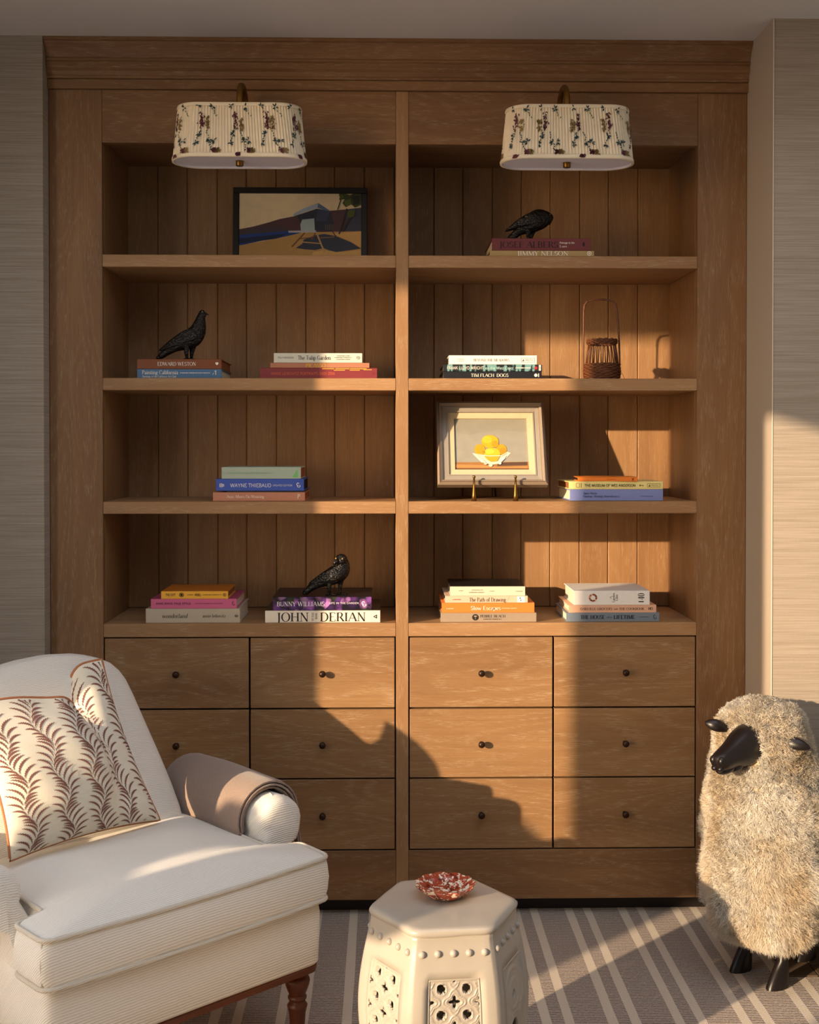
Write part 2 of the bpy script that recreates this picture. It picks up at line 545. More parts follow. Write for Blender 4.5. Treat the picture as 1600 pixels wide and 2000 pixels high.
# ------------------------------------------------------------------ stroke lettering for the book spines
XH = .64
def _L(*a): return ('l',) + a
def _A(*a): return ('a',) + a
G = {
'A': (.74, [_L(.03, 0, .37, 1, '1'), _L(.37, 1, .71, 0, '0'), _L(.15, .36, .59, .36)]),
'B': (.64, [_L(.13, 0, .13, 1), _L(.13, 1, .33, 1), _A(.33, .76, .19, .24, 90, -90), _L(.13, .52, .33, .52), _A(.35, .26, .22, .26, 90, -90), _L(.13, 0, .35, 0)]),
'C': (.70, [_A(.39, .5, .33, .51, 48, 312), _L(.615, .96, .615, .72, '01t')]),
'D': (.76, [_L(.13, 0, .13, 1), _L(.13, 1, .34, 1), _A(.34, .5, .34, .5, 90, -90), _L(.13, 0, .34, 0)]),
'E': (.62, [_L(.13, 0, .13, 1), _L(.13, 1, .53, 1), _L(.53, 1, .53, .82, '01t'), _L(.13, .52, .43, .52), _L(.13, 0, .56, 0), _L(.56, 0, .56, .2, '01t')]),
'F': (.58, [_L(.13, 0, .13, 1), _L(.13, 1, .53, 1), _L(.53, 1, .53, .82, '01t'), _L(.13, .52, .43, .52)]),
'G': (.76, [_A(.39, .5, .33, .51, 48, 318), _L(.615, .96, .615, .72, '01t'), _L(.63, .1, .63, .43, '0')]),
'H': (.78, [_L(.13, 0, .13, 1), _L(.65, 0, .65, 1), _L(.13, .52, .65, .52)]),
'I': (.32, [_L(.16, 0, .16, 1)]),
'J': (.40, [_L(.25, .02, .25, 1, '0'), _A(.1, .02, .15, .24, 0, -110)]),
'K': (.72, [_L(.13, 0, .13, 1), _L(.13, .4, .6, 1, '0'), _L(.3, .6, .68, 0, '0')]),
'L': (.58, [_L(.13, 0, .13, 1), _L(.13, 0, .54, 0), _L(.54, 0, .54, .22, '01t')]),
'M': (.92, [_L(.1, 0, .13, 1, 't'), _L(.13, 1, .46, 0, '01'), _L(.46, 0, .79, 1, '01'), _L(.79, 1, .82, 0)]),
'N': (.80, [_L(.13, 0, .13, 1, 't'), _L(.13, 1, .67, 0, '01'), _L(.67, 1, .67, 0, '1t')]),
'O': (.80, [_A(.40, .5, .34, .51, 0, 360)]),
'P': (.60, [_L(.13, 0, .13, 1), _L(.13, 1, .33, 1), _A(.33, .74, .2, .26, 90, -90), _L(.13, .48, .33, .48)]),
'Q': (.80, [_A(.40, .5, .34, .51, 0, 360), _L(.4, .12, .72, -.18, '01')]),
'R': (.68, [_L(.13, 0, .13, 1), _L(.13, 1, .33, 1), _A(.33, .75, .19, .25, 90, -90), _L(.13, .5, .33, .5), _L(.35, .5, .66, 0, '0')]),
'S': (.54, [_A(.27, .745, .18, .265, 30, 245), _A(.27, .255, .2, .265, 65, -150), _L(.43, .96, .43, .76, '01t'), _L(.08, .05, .08, .26, '01t')]),
'T': (.64, [_L(.32, 0, .32, 1, '1'), _L(.04, 1, .6, 1), _L(.04, 1, .04, .8, '01t'), _L(.6, 1, .6, .8, '01t')]),
'U': (.74, [_L(.13, .3, .13, 1, '0'), _A(.37, .3, .24, .31, 180, 360), _L(.61, .3, .61, 1, '0t')]),
'V': (.72, [_L(.03, 1, .36, 0, '1'), _L(.36, 0, .69, 1, '0')]),
'W': (1.04, [_L(.03, 1, .3, 0, '1'), _L(.3, 0, .52, 1, '0'), _L(.52, 1, .76, 0, '01'), _L(.76, 0, 1.01, 1, '0')]),
'X': (.70, [_L(.05, 1, .65, 0), _L(.05, 0, .65, 1)]),
'Y': (.68, [_L(.03, 1, .34, .48, '1'), _L(.34, .48, .65, 1, '0'), _L(.34, .48, .34, 0, '0')]),
'Z': (.62, [_L(.07, 1, .56, 1), _L(.06, 0, .56, 1, '01k'), _L(.06, 0, .57, 0)]),
'a': (.50, [_A(.24, .44, .15, .2, 150, 0), _L(.39, .44, .39, .0, '0'), _A(.22, .17, .15, .17, 0, 360)]),
'b': (.56, [_L(.11, 0, .11, 1, '0'), _A(.28, .31, .2, .32, 0, 360)]),
'c': (.48, [_A(.27, .31, .2, .32, 45, 315)]),
'd': (.58, [_L(.45, 0, .45, 1), _A(.27, .31, .2, .32, 0, 360)]),
'e': (.50, [_A(.26, .31, .2, .32, 0, 315), _L(.07, .34, .46, .34)]),
'f': (.34, [_L(.15, 0, .15, .8, '1'), _A(.29, .8, .14, .2, 180, 60), _L(.03, .6, .31, .6)]),
'g': (.52, [_A(.24, .42, .15, .21, 0, 360), _A(.24, -.1, .2, .17, 0, 360), _L(.38, .58, .49, .62), _L(.14, .22, .18, .05, '01')]),
'h': (.60, [_L(.11, 0, .11, 1), _A(.3, .42, .18, .21, 180, 0), _L(.48, 0, .48, .42, '1')]),
'i': (.28, [_L(.13, 0, .13, .62), _A(.13, .86, .035, .05, 0, 360)]),
'j': (.28, [_L(.15, -.15, .15, .62, '0'), _A(.15, .86, .035, .05, 0, 360)]),
'k': (.56, [_L(.11, 0, .11, 1), _L(.11, .25, .45, .62, '0'), _L(.24, .38, .52, 0, '0')]),
'l': (.28, [_L(.13, 0, .13, 1)]),
'm': (.88, [_L(.11, 0, .11, .62), _A(.27, .42, .16, .2, 180, 0), _L(.43, 0, .43, .42, '1'), _A(.59, .42, .16, .2, 180, 0), _L(.75, 0, .75, .42, '1')]),
'n': (.60, [_L(.11, 0, .11, .62), _A(.3, .42, .18, .2, 180, 0), _L(.48, 0, .48, .42, '1')]),
'o': (.54, [_A(.27, .31, .2, .32, 0, 360)]),
'p': (.56, [_L(.11, -.35, .11, .62), _A(.29, .31, .2, .32, 0, 360)]),
'r': (.42, [_L(.11, 0, .11, .62), _A(.29, .42, .18, .2, 180, 50)]),
's': (.42, [_A(.21, .47, .13, .16, 30, 245), _A(.21, .16, .14, .17, 65, -150)]),
't': (.36, [_L(.15, .1, .15, .85, '01'), _A(.26, .12, .11, .12, 180, 320), _L(.04, .6, .31, .6)]),
'u': (.60, [_L(.11, .2, .11, .62, '0'), _A(.29, .2, .18, .2, 180, 360), _L(.47, 0, .47, .62)]),
'v': (.54, [_L(.04, .62, .27, 0, '1'), _L(.27, 0, .5, .62, '0')]),
'w': (.78, [_L(.04, .62, .22, 0, '1'), _L(.22, 0, .39, .6, '01'), _L(.39, .6, .56, 0, '01'), _L(.56, 0, .74, .62, '0')]),
'y': (.54, [_L(.04, .62, .27, 0, '1'), _L(.16, -.32, .5, .62, '0')]),
'z': (.46, [_L(.06, .6, .42, .6), _L(.05, 0, .42, .6, '01k'), _L(.05, 0, .43, 0)]),
'0': (.60, [_A(.30, .5, .22, .51, 0, 360)]),
'1': (.40, [_L(.2, 0, .2, 1, '1'), _L(.08, .85, .2, 1)]),
'2': (.56, [_A(.27, .74, .19, .26, 160, -20), _L(.07, 0, .45, .64, '01'), _L(.07, 0, .5, 0)]),
'4': (.62, [_L(.44, 0, .44, 1, '1k'), _L(.06, .3, .44, 1, '01'), _L(.06, .3, .58, .3)]),
'5': (.56, [_L(.15, 1, .45, 1), _L(.15, 1, .12, .56, '01t'), _A(.26, .32, .21, .32, 130, -140)]),
'6': (.58, [_A(.29, .32, .2, .32, 0, 360), _A(.42, .42, .33, .58, 180, 105)]),
'-': (.36, [_L(.06, .38, .3, .38)]),
',': (.24, [_L(.12, .06, .08, -.16, '01')]),
'.': (.24, [_A(.12, .04, .04, .04, 0, 360)]),
' ': (.30, []),
}
def strokes_mesh(text, serif=True, bold=1.0, italic=0.0):
    """flat polygons (x, z) of a line of text with cap height 1; returns polys, width"""
    thick, thin = (.135 * bold, .05 * bold) if serif else (.105 * bold, .105 * bold)
    polys, x = [], 0
    for ch in text:
        w, ss = G.get(ch, G[' '])
        for st in ss:
            if st[0] == 'l':
                x0, y0, x1, y1 = st[1:5]
                op = st[5] if len(st) > 5 else ''
                pts = [(x0, y0), (x1, y1)]
                dx_, dy_ = x1 - x0, y1 - y0
                steep = abs(dy_) > abs(dx_) * .6
                wd = thin
                if steep and (abs(dx_) < .06 or dx_ * dy_ < 0): wd = thick
                if 't' in op: wd = thin
                if 'k' in op: wd = thick
                ws = [wd, wd]
                if serif and steep:
                    for e, (px, py) in (('0', pts[0]), ('1', pts[1])):
                        if e not in op and min(abs(py - q) for q in (0, 1, .62, -.35)) < .02:
                            sl = .105 + wd * .35
                            up = py > .5
                            zz = py - thin if up else py
                            if py == .62 or (py == 1 and ch.islower()):
                                polys.append([(x + px - sl, zz), (x + px, zz), (x + px, zz + thin), (x + px - sl, zz + thin)])
                            else:
                                polys.append([(x + px - sl, zz), (x + px + sl, zz), (x + px + sl, zz + thin), (x + px - sl, zz + thin)])
            else:
                cx, cy, rx, ry, a0, a1 = st[1:7]
                k = max(3, int(abs(a1 - a0) / 18))
                pts, ws = [], []
                for i in range(k + 1):
                    a = R(a0 + (a1 - a0) * i / k)
                    pts.append((cx + rx * math.cos(a), cy + ry * math.sin(a)))
                    v = abs(math.cos(a))
                    ws.append(min(thin + (thick - thin) * v ** 1.3, 1.6 * min(rx, ry)))
            L_, R_ = [], []
            for i, p in enumerate(pts):
                a = pts[max(i - 1, 0)]; b = pts[min(i + 1, len(pts) - 1)]
                tx_, ty_ = b[0] - a[0], b[1] - a[1]
                m = math.hypot(tx_, ty_) or 1
                nx, ny = -ty_ / m, tx_ / m
                h = ws[i] / 2
                L_.append((x + p[0] + nx * h, p[1] + ny * h)); R_.append((x + p[0] - nx * h, p[1] - ny * h))
            for i in range(len(pts) - 1):
                polys.append([L_[i], L_[i + 1], R_[i + 1], R_[i]])
        x += w + (.05 if serif else .06)
    if italic:
        polys = [[(px + py * italic, py) for px, py in q] for q in polys]
    return polys, max(x - .05, .01)

def lettering(items, y=-.0007):
    """items of BOOKS rows -> (MB, materials) flat print lying on the spine"""
    mb, mats, idx = MB(), [], {}
    def mi(c):
        if c not in idx:
            idx[c] = len(mats); mats.append(plain(c, .6, .02))
        return idx[c]
    def put(poly, c, dy=0):
        a = sum(p[0] * q[1] - q[0] * p[1] for p, q in zip(poly, poly[1:] + poly[:1]))
        if a < 0: poly = poly[::-1]
        mb.poly([(px, y - dy, pz) for px, pz in poly], mi(c))
    def ell(cx, cz, rx, rz, n=18, a0=0):
        return [(cx + rx * math.cos(2 * PI * i / n + a0), cz + rz * math.sin(2 * PI * i / n + a0)) for i in range(n)]
    def annulus(cx, cz, rx, rz, c, k=.72, n=18, a0=0, a1=360):
        for i in range(n):
            t0, t1 = R(a0 + (a1 - a0) * i / n), R(a0 + (a1 - a0) * (i + 1) / n)
            put([(cx + rx * math.cos(t0), cz + rz * math.sin(t0)), (cx + rx * math.cos(t1), cz + rz * math.sin(t1)),
                 (cx + k * rx * math.cos(t1), cz + k * rz * math.sin(t1)), (cx + k * rx * math.cos(t0), cz + k * rz * math.sin(t0))], c)
    def rect(cx, cz, rx, rz): return [(cx - rx, cz - rz), (cx + rx, cz - rz), (cx + rx, cz + rz), (cx - rx, cz + rz)]
    rnd = random.Random(3)
    for it in items:
        if it[0][:1] == '*':
            k, cx, cz, rx, rz, c = it
            if k == '*disc': put(ell(cx, cz, rx, rz), c)
            elif k == '*disc0': put(rect(cx, cz, rx, rz), c, -.0003)
            elif k == '*ring': annulus(cx, cz, rx, rz, c); put(ell(cx, cz, rx * .3, rz * .4, 8), c)
            elif k == '*line': put(rect(cx, cz, rx, rz), c)
            elif k == '*box':
                w = .0005
                for q in (rect(cx, cz + rz, rx, w), rect(cx, cz - rz, rx, w), rect(cx - rx, cz, w, rz), rect(cx + rx, cz, w, rz)): put(q, c)
            elif k == '*tri': put([(cx - rx, cz - rz), (cx + rx, cz - rz), (cx + rx * .7, cz + rz)], c)
            elif k == '*lefttri': put([(cx - rx, cz), (cx + rx, cz - rz), (cx + rx, cz + rz)], c); put([(cx - rx * .2, cz), (cx + rx * .6, cz - rz * .25), (cx + rx * .6, cz + rz * .25)], '#e9dcc8', .0002)
            elif k == '*star':
                put([(cx + (rx if i % 2 == 0 else rx * .4) * math.cos(2 * PI * i / 12), cz + (rz if i % 2 == 0 else rz * .4) * math.sin(2 * PI * i / 12)) for i in range(12)], c)
            elif k == '*cross':
                put([(cx - rx, cz - rz), (cx - rx * .5, cz - rz), (cx + rx, cz + rz), (cx + rx * .5, cz + rz)], c); put([(cx + rx * .5, cz - rz), (cx + rx, cz - rz), (cx - rx * .5, cz + rz), (cx - rx, cz + rz)], c)
            elif k == '*shell': put([(cx - rx, cz + rz * .5), (cx - rx * .4, cz + rz), (cx, cz + rz * .7), (cx + rx * .4, cz + rz), (cx + rx, cz + rz * .5), (cx + rx * .6, cz - rz * .5), (cx, cz - rz), (cx - rx * .6, cz - rz * .5)], c)
            elif k == '*curl':
                annulus(cx - rx * .2, cz + rz * .3, rx * .7, rz * .6, c, .6, 12, 20, 300); annulus(cx + rx * .2, cz - rz * .45, rx * .8, rz * .5, c, .6, 12, 160, 420)
            elif k == '*birdmark':
                put([(cx - rx, cz - rz), (cx - rx * .4, cz - rz * .2), (cx, cz), (cx - rx * .5, cz - rz * .7)], c); put(rect(cx + rx * .7, cz, rx * .15, rz), c); put([(cx - rx * .2, cz + rz), (cx + rx * .6, cz + rz * .6), (cx + rx * .5, cz + rz * .3)], c)
            elif k == '*pmark': put(rect(cx - rx * .6, cz, rx * .2, rz), c); annulus(cx, cz + rz * .45, rx * .8, rz * .5, c, .55, 12)
            elif k == '*key': annulus(cx - rx * .6, cz, rx * .35, rz * .9, c, .45, 10); put(rect(cx + rx * .3, cz, rx * .6, rz * .22), c); put(rect(cx + rx * .7, cz - rz * .5, rx * .1, rz * .5), c)
            elif k == '*diag': put([(cx - rx, cz - rz), (cx - rx + .0006, cz - rz), (cx + rx + .0006, cz + rz), (cx + rx, cz + rz)], c)
            elif k == '*tree':
                put([(cx - rx * .1, cz - rz), (cx + rx * .15, cz - rz), (cx + rx * .1, cz), (cx - rx * .05, cz)], c, .0003); put(ell(cx, cz + rz * .35, rx * .8, rz * .35, 10), c, .0003)
            elif k == '*wreath':
                for i in range(26):
                    a = 2 * PI * i / 26
                    q = ell(cx + rx * .75 * math.cos(a), cz + rz * .75 * math.sin(a), .0034, .003, 7, a)
                    put(q, ('#8a3a28', '#c9864a', '#54331f', '#d8b48a', '#a2503a')[i % 5], .0001 * (i % 3))
            continue
        s, sty, x0, x1, zc, h, c = it
        if sty == 'm':                      # print too small to read: a row of short ticks
            x = x0
            while x < x1 - .0012:
                w = rnd.uniform(.0008, .0022)
                put(rect(x + w / 2, zc, w / 2, h * rnd.uniform(.16, .3)), c)
                x += w + (.0016 if rnd.random() < .18 else .0006)
            continue
        serif = sty[0] in 'siv'
        polys, w = strokes_mesh(s, serif, 1.45 if 'b' in sty else (1.25 if sty == 'v2' else 1.0), .22 if sty[0] == 'i' else 0)
        has = any(ch.isupper() or ch in 'bdfhklt0123456789' for ch in s)
        ch_ = 1.0 if has else .64
        for q in polys:
            if sty[0] == 'v':               # runs up the spine
                put([(x1 - (pz / ch_) * (x1 - x0), zc - h / 2 + px / w * h) for px, pz in q], c)
            else:
                put([(x0 + px / w * (x1 - x0), zc - h / 2 + pz / ch_ * h) for px, pz in q], c)
    return mb, mats

BOOKS = {
 'nelson': (0.4986, 2.0880, 0.3319, 0.0202, [
   ('JIMMY NELSON', 's', -0.0797, 0.083, 0.0012, 0.0138, '#efe6d6'),
   ('*ring', 0.1497, 0.0012, 0.007, 0.007, '#efe6d6'),
 ]),
 'albers': (0.4961, 2.1082, 0.3139, 0.0389, [
   ('JOSEF ALBERS', 's', -0.1342, 0.0529, -0.0008, 0.0187, '#1d0606'),
   ('Homage to the', 'n', 0.0577, 0.1049, 0.0057, 0.0065, '#efe6d6'),
   ('Square', 'n', 0.0577, 0.0805, -0.0057, 0.0065, '#efe6d6'),
   ('*disc', 0.1342, 0.0008, 0.0039, 0.00732, '#1d0606'),
 ]),
 'calif': (-0.6476, 1.7020, 0.2653, 0.0298, [
   ('Painting California', 's', -0.1166, -0.004, 0.0044, 0.0121, '#efe6d6'),
   ('', 'm', 0.0024, 0.0989, 0.0028, 0.0048, '#efe6d6'),
   ('Paintings of the California Art Club', 'i', -0.1166, -0.0105, -0.0084, 0.0064, '#efe6d6'),
   ('*birdmark', 0.1101, 0.0036, 0.00643, 0.00724, '#efe6d6'),
 ]),
 'weston': (-0.6475, 1.7318, 0.2653, 0.0315, [
   ('EDWARD WESTON', 's', -0.0683, 0.0523, 0.0004, 0.0113, '#efe6d6'),
   ('*shell', 0.1182, 0.0012, 0.00547, 0.00482, '#efe6d6'),
 ]),
 'portraits': (-0.2089, 1.7020, 0.3701, 0.0340, [
   ('ANNIE LEIBOVITZ PORTRAITS 2005-2016', 'n', -0.1511, 0.0509, -0.0008, 0.0081, '#d2683f'),
   ('*line', 0.0299, 0.0145, 0.01939, 0.00162, '#e8953c'),
   ('*line', 0.0752, 0.0145, 0.02263, 0.00162, '#e8953c'),
   ('*line', 0.1253, 0.0145, 0.02586, 0.00162, '#e8953c'),
   ('*line', 0.0655, 0.0097, 0.01778, 0.00129, '#e8953c'),
   ('*line', 0.1139, 0.0097, 0.01616, 0.00129, '#e8953c'),
   ('*line', 0.1543, 0.0113, 0.01293, 0.00129, '#e8953c'),
   ('*ring', 0.1737, 0.0, 0.00485, 0.00388, '#7c1f2a'),
 ]),
 'picasso': (-0.2050, 1.7360, 0.3135, 0.0162, [
   ('PICASSO', 's', -0.0452, 0.0178, -0.0002, 0.0121, '#e8b23c'),
 ]),
 'tulip': (-0.2107, 1.7521, 0.2795, 0.0307, [
   ('POLLY NICHOLSON', 'n', -0.1268, -0.0767, 0.0008, 0.0052, '#55504a'),
   ('The Tulip Garden', 's', -0.0638, 0.0396, 0.0008, 0.0129, '#2b2622'),
   ('', 'm', 0.059, 0.101, 0.0065, 0.0042, '#77716a'),
   ('', 'm', 0.0525, 0.1058, 0.0008, 0.0042, '#77716a'),
   ('', 'm', 0.0574, 0.1026, -0.0048, 0.0042, '#77716a'),
   ('*ring', 0.1268, 0.0008, 0.00582, 0.00485, '#77716a'),
 ]),
 'dogs': (0.3413, 1.7020, 0.3122, 0.0235, [
   ('TIM FLACH', 's', -0.0683, 0.0049, -0.0004, 0.0098, '#efe6d6'),
   ('DOGS', 's', 0.013, 0.0504, -0.0004, 0.0098, '#efe6d6'),
   ('*disc', 0.1374, -0.0001, 0.0052, 0.0052, '#efe6d6'),
   ('*line', 0.1463, -0.0001, 0.0013, 0.00553, '#efe6d6'),
 ]),
 'wright': (0.3421, 1.7255, 0.3138, 0.0219, [
   ('FRANK LLOYD WRIGHT', 'n', -0.1455, -0.0285, 0.0001, 0.0091, '#efe6d6'),
   ('on the West Coast', 'n', -0.0236, 0.0658, 0.0001, 0.0091, '#bfe0d8'),
   ('', 'm', 0.0724, 0.1228, 0.0004, 0.0065, '#efe6d6'),
   ('*star', 0.1374, 0.0004, 0.00732, 0.00732, '#c5202a'),
   ('*line', 0.1496, 0.0053, 0.00358, 0.00488, '#c9c2b8'),
   ('*line', 0.1496, -0.0037, 0.00358, 0.00488, '#c9c2b8'),
 ]),
 'meadows': (0.3428, 1.7474, 0.2797, 0.0292, [
   ('', 'm', -0.1138, -0.0911, 0.0024, 0.0039, '#b1a89c'),
   ('', 'm', -0.1138, -0.0911, -0.0033, 0.0039, '#b1a89c'),
   ('BEYOND THE MEADOWS', 's', -0.0618, 0.052, -0.0005, 0.0075, '#6e675f'),
   ('*box', 0.1106, -0.0005, 0.02114, 0.00683, '#9a9288'),
   ('*tri', 0.0951, -0.0005, 0.00325, 0.00358, '#4a4540'),
   ('PRESTEL', 'n', 0.1024, 0.1285, -0.0005, 0.0049, '#8a8278'),
 ]),
 'weaving': (-0.3978, 1.3150, 0.2907, 0.0284, [
   ('Anni Albers On Weaving', 's', -0.1017, 0.0162, 0.0004, 0.009, '#f0d9c6'),
   ('*pmark', 0.126, 0.0012, 0.00485, 0.00727, '#efe6d6'),
 ]),
 'thin': (-0.3776, 1.3434, 0.2439, 0.0041, [
 ]),
 'thiebaud': (-0.3945, 1.3474, 0.2778, 0.0381, [
   ('*line', -0.126, -0.0012, 0.00097, 0.00549, '#efe6d6'),
   ('*line', -0.1218, -0.0012, 0.00097, 0.00678, '#efe6d6'),
   ('*line', -0.1179, -0.0012, 0.00097, 0.00517, '#efe6d6'),
   ('*line', -0.114, -0.0012, 0.00097, 0.00388, '#efe6d6'),
   ('WAYNE THIEBAUD', 'n', -0.0937, 0.0355, -0.0014, 0.0113, '#e7e2e4'),
   ('UPDATED EDITION', 'n', 0.0404, 0.1018, -0.0017, 0.0052, '#e7e2e4'),
   ('*curl', 0.1211, -0.0004, 0.00646, 0.00808, '#efe6d6'),
 ]),
 'green': (-0.3904, 1.3855, 0.2502, 0.0372, [
   ('', 'm', -0.1073, 0.0315, 0.0, 0.0097, '#9cb394'),
   ('*tri', 0.1073, -0.0008, 0.00888, 0.01291, '#6fb86a'),
 ]),
 'martin': (0.7366, 1.3150, 0.2977, 0.0367, [
   ('Agnes Martin', 's', -0.1063, -0.0622, 0.0061, 0.0065, '#262a46'),
   ('Paintings, Writings, Remembrances', 's', -0.1063, 0.0098, -0.0037, 0.0065, '#262a46'),
   ('', 'm', 0.0769, 0.1161, -0.0037, 0.0049, '#4a5078'),
 ]),
 'museum': (0.7349, 1.3517, 0.3009, 0.0253, [
   ('*box', -0.1218, 0.0001, 0.00491, 0.00654, '#6b6038'),
   ('*line', -0.1112, 0.0001, 0.00098, 0.00752, '#6b6038'),
   ('THE MUSEUM OF WES ANDERSON', 'nb', -0.0998, 0.0621, -0.0004, 0.0078, '#201a12'),
   ('*key', 0.0809, -0.0004, 0.00736, 0.00327, '#201a12'),
   ('*box', 0.1202, -0.0004, 0.02044, 0.00556, '#6b6038'),
   ('*tri', 0.1063, -0.0004, 0.00294, 0.00327, '#201a12'),
   ('PRESTEL', 'n', 0.1128, 0.1357, -0.0004, 0.0043, '#4a4228'),
 ]),
 'orange': (0.7086, 1.3769, 0.1896, 0.0139, [
   ('', 'm', -0.0016, 0.0278, -0.0001, 0.0042, '#c3421c'),
   ('*cross', 0.0793, -0.0001, 0.00425, 0.00425, '#5a1c10'),
 ]),
 'wonder': (-0.6067, 0.9300, 0.2968, 0.0454, [
   ('wonderland', 'i', -0.0968, -0.0177, 0.0, 0.0129, '#3b322a'),
   ('annie leibovitz', 's', 0.0306, 0.1032, 0.0, 0.0097, '#3b322a'),
   ('*ring', 0.1371, -0.0008, 0.00484, 0.00419, '#2b241e'),
   ('*line', 0.1371, -0.0008, 0.00581, 0.00081, '#2b241e'),
 ]),
 'rare': (-0.6035, 0.9754, 0.2709, 0.0308, [
   ('RARE BIRDS TRUE STYLE', 'nb', -0.1193, -0.0097, 0.0008, 0.0058, '#4a1c3a'),
   ('', 'm', 0.0032, 0.0935, 0.0008, 0.0045, '#7c2c52'),
   ('*curl', 0.1242, 0.0008, 0.00484, 0.00709, '#4a1c3a'),
 ]),
 'gift': (-0.6010, 1.0062, 0.2113, 0.0243, [
   ('THE GIFT', 'nb', -0.0911, -0.0605, 0.0008, 0.0074, '#2a1a10'),
   ('*ring', -0.0411, 0.0008, 0.00742, 0.0071, '#2a1a10'),
   ('*disc', -0.0411, 0.0008, 0.00387, 0.00355, '#2a1a10'),
   ('', 'm', -0.0234, -0.0024, 0.0008, 0.0048, '#5c3a14'),
   ('REBEL', 'nb', 0.0008, 0.0202, 0.0008, 0.0068, '#2a1a10'),
   ('', 'm', 0.0266, 0.0863, 0.0008, 0.0042, '#5c3a14'),
   ('*ring', 0.0944, 0.0008, 0.00516, 0.00516, '#2a1a10'),
 ]),
 'derian': (-0.1968, 0.9300, 0.3646, 0.0382, [
   ('JOHN', 's', -0.1467, -0.0446, -0.0012, 0.0275, '#1c1512'),
   ('PICTURE', 'v', -0.0348, -0.0284, 0.0004, 0.0275, '#4a4038'),
   ('BOOK', 'v', -0.0243, -0.0178, 0.002, 0.0194, '#4a4038'),
   ('DERIAN', 's', -0.0081, 0.1361, -0.0012, 0.0275, '#1c1512'),
   ('*lefttri', 0.1653, -0.0004, 0.00648, 0.00681, '#1c1512'),
 ]),
 'bunny': (-0.1985, 0.9682, 0.3127, 0.0431, [
   ('BUNNY WILLIAMS', 's', -0.1434, 0.0073, -0.0004, 0.0138, '#f3ecec'),
   ('LIFE IN THE GARDEN', 'n', 0.0219, 0.1158, 0.002, 0.0058, '#e9dcea'),
   ('*curl', 0.132, -0.0004, 0.0081, 0.00875, '#f3ecec'),
 ]),
 'pebble': (0.3298, 0.9300, 0.3048, 0.0294, [
   ('*curl', -0.1182, 0.0024, 0.00652, 0.00424, '#a6957f'),
   ('*disc', -0.0424, 0.0008, 0.01043, 0.01011, '#241d18'),
   ('*tree', -0.0424, 0.0016, 0.00652, 0.00717, '#9a8872'),
   ('PEBBLE BEACH', 's', -0.0269, 0.053, 0.0044, 0.0081, '#2a221c'),
   ('', 'm', -0.0171, 0.0416, -0.0051, 0.0042, '#3a3028'),
 ]),
 'slow': (0.3281, 0.9594, 0.2950, 0.0318, [
   ('', 'm', -0.1328, -0.11, -0.002, 0.0049, '#ffd2ae'),
   ('Slow Escapes', 's', -0.0554, 0.0399, -0.0004, 0.0124, '#efe6d6'),
   ('', 'm', 0.0432, 0.0921, -0.0014, 0.0039, '#ffd9ba'),
 ]),
 'path': (0.3232, 0.9912, 0.2624, 0.0220, [
   ('', 'm', -0.1084, -0.0807, -0.0001, 0.0046, '#b5402c'),
   ('The Path of Drawing', 's', -0.0554, 0.0611, -0.0006, 0.0124, '#3d2a1e'),
   ('*diag', 0.0676, -0.0001, 0.0057, 0.00815, '#8e6a52'),
   ('*disc0', 0.1092, -0.0001, 0.01222, 0.00945, '#efe9e0'),
   ('*line', 0.1068, 0.0037, 0.00196, 0.00163, '#2b2420'),
   ('*line', 0.1092, -0.0029, 0.00114, 0.00261, '#2b2420'),
 ]),
 'cream': (0.3272, 1.0132, 0.2380, 0.0302, [
   ('', 'm', -0.0929, -0.0782, 0.002, 0.0049, '#9f937d'),
   ('', 'm', -0.0522, -0.0163, 0.0037, 0.0049, '#9f937d'),
   ('', 'm', -0.0603, -0.0114, -0.0037, 0.0065, '#a4987f'),
   ('', 'm', 0.0049, 0.0212, 0.0004, 0.0042, '#9f937d'),
   ('', 'm', 0.088, 0.1108, -0.0004, 0.0039, '#7d735f'),
 ]),
 'lifetime': (0.7260, 0.9300, 0.2980, 0.0286, [
   ('THE HOUSE', 'sb', -0.1032, -0.0262, 0.0007, 0.0115, '#17191f'),
   ('of a', 'i', -0.0205, -0.0049, 0.0002, 0.0065, '#17191f'),
   ('LIFETIME', 'sb', 0.0025, 0.0704, 0.0007, 0.0115, '#17191f'),
   ('', 'm', 0.0851, 0.1163, 0.0007, 0.0039, '#2b3038'),
   ('*curl', 0.1334, 0.0007, 0.00557, 0.00786, '#17191f'),
 ]),
 'oakville': (0.7251, 0.9586, 0.2800, 0.0245, [
   ('OAKVILLE GROCERY', 's', -0.104, -0.0008, 0.0002, 0.0075, '#3b2a1e'),
   ('with', 'i', 0.0041, 0.0156, -0.0002, 0.0056, '#3b2a1e'),
   ('THE COOKBOOK', 's', 0.0205, 0.1007, 0.0002, 0.0075, '#3b2a1e'),
   ('HO', 'sb', 0.1138, 0.1285, 0.0008, 0.0082, '#3b2a1e'),
 ]),
 'eden': (0.7226, 0.9831, 0.2423, 0.0457, [
   ('*wreath', -0.0606, 0.0008, 0.01408, 0.01342, '#8a3a28'),
   ('A', 'v', -0.0074, -0.0008, 0.0008, 0.0082, '#2b2622'),
   ('Garden', 'v', 0.0008, 0.009, 0.0008, 0.0295, '#2b2622'),
   ('Eden', 'v', 0.0106, 0.0188, 0.0008, 0.0196, '#2b2622'),
   ('40', 'v2', 0.0835, 0.1031, 0.0041, 0.0213, '#16120f'),
   ('*line', 0.0933, -0.0123, 0.00819, 0.00164, '#16120f'),
 ]),
}
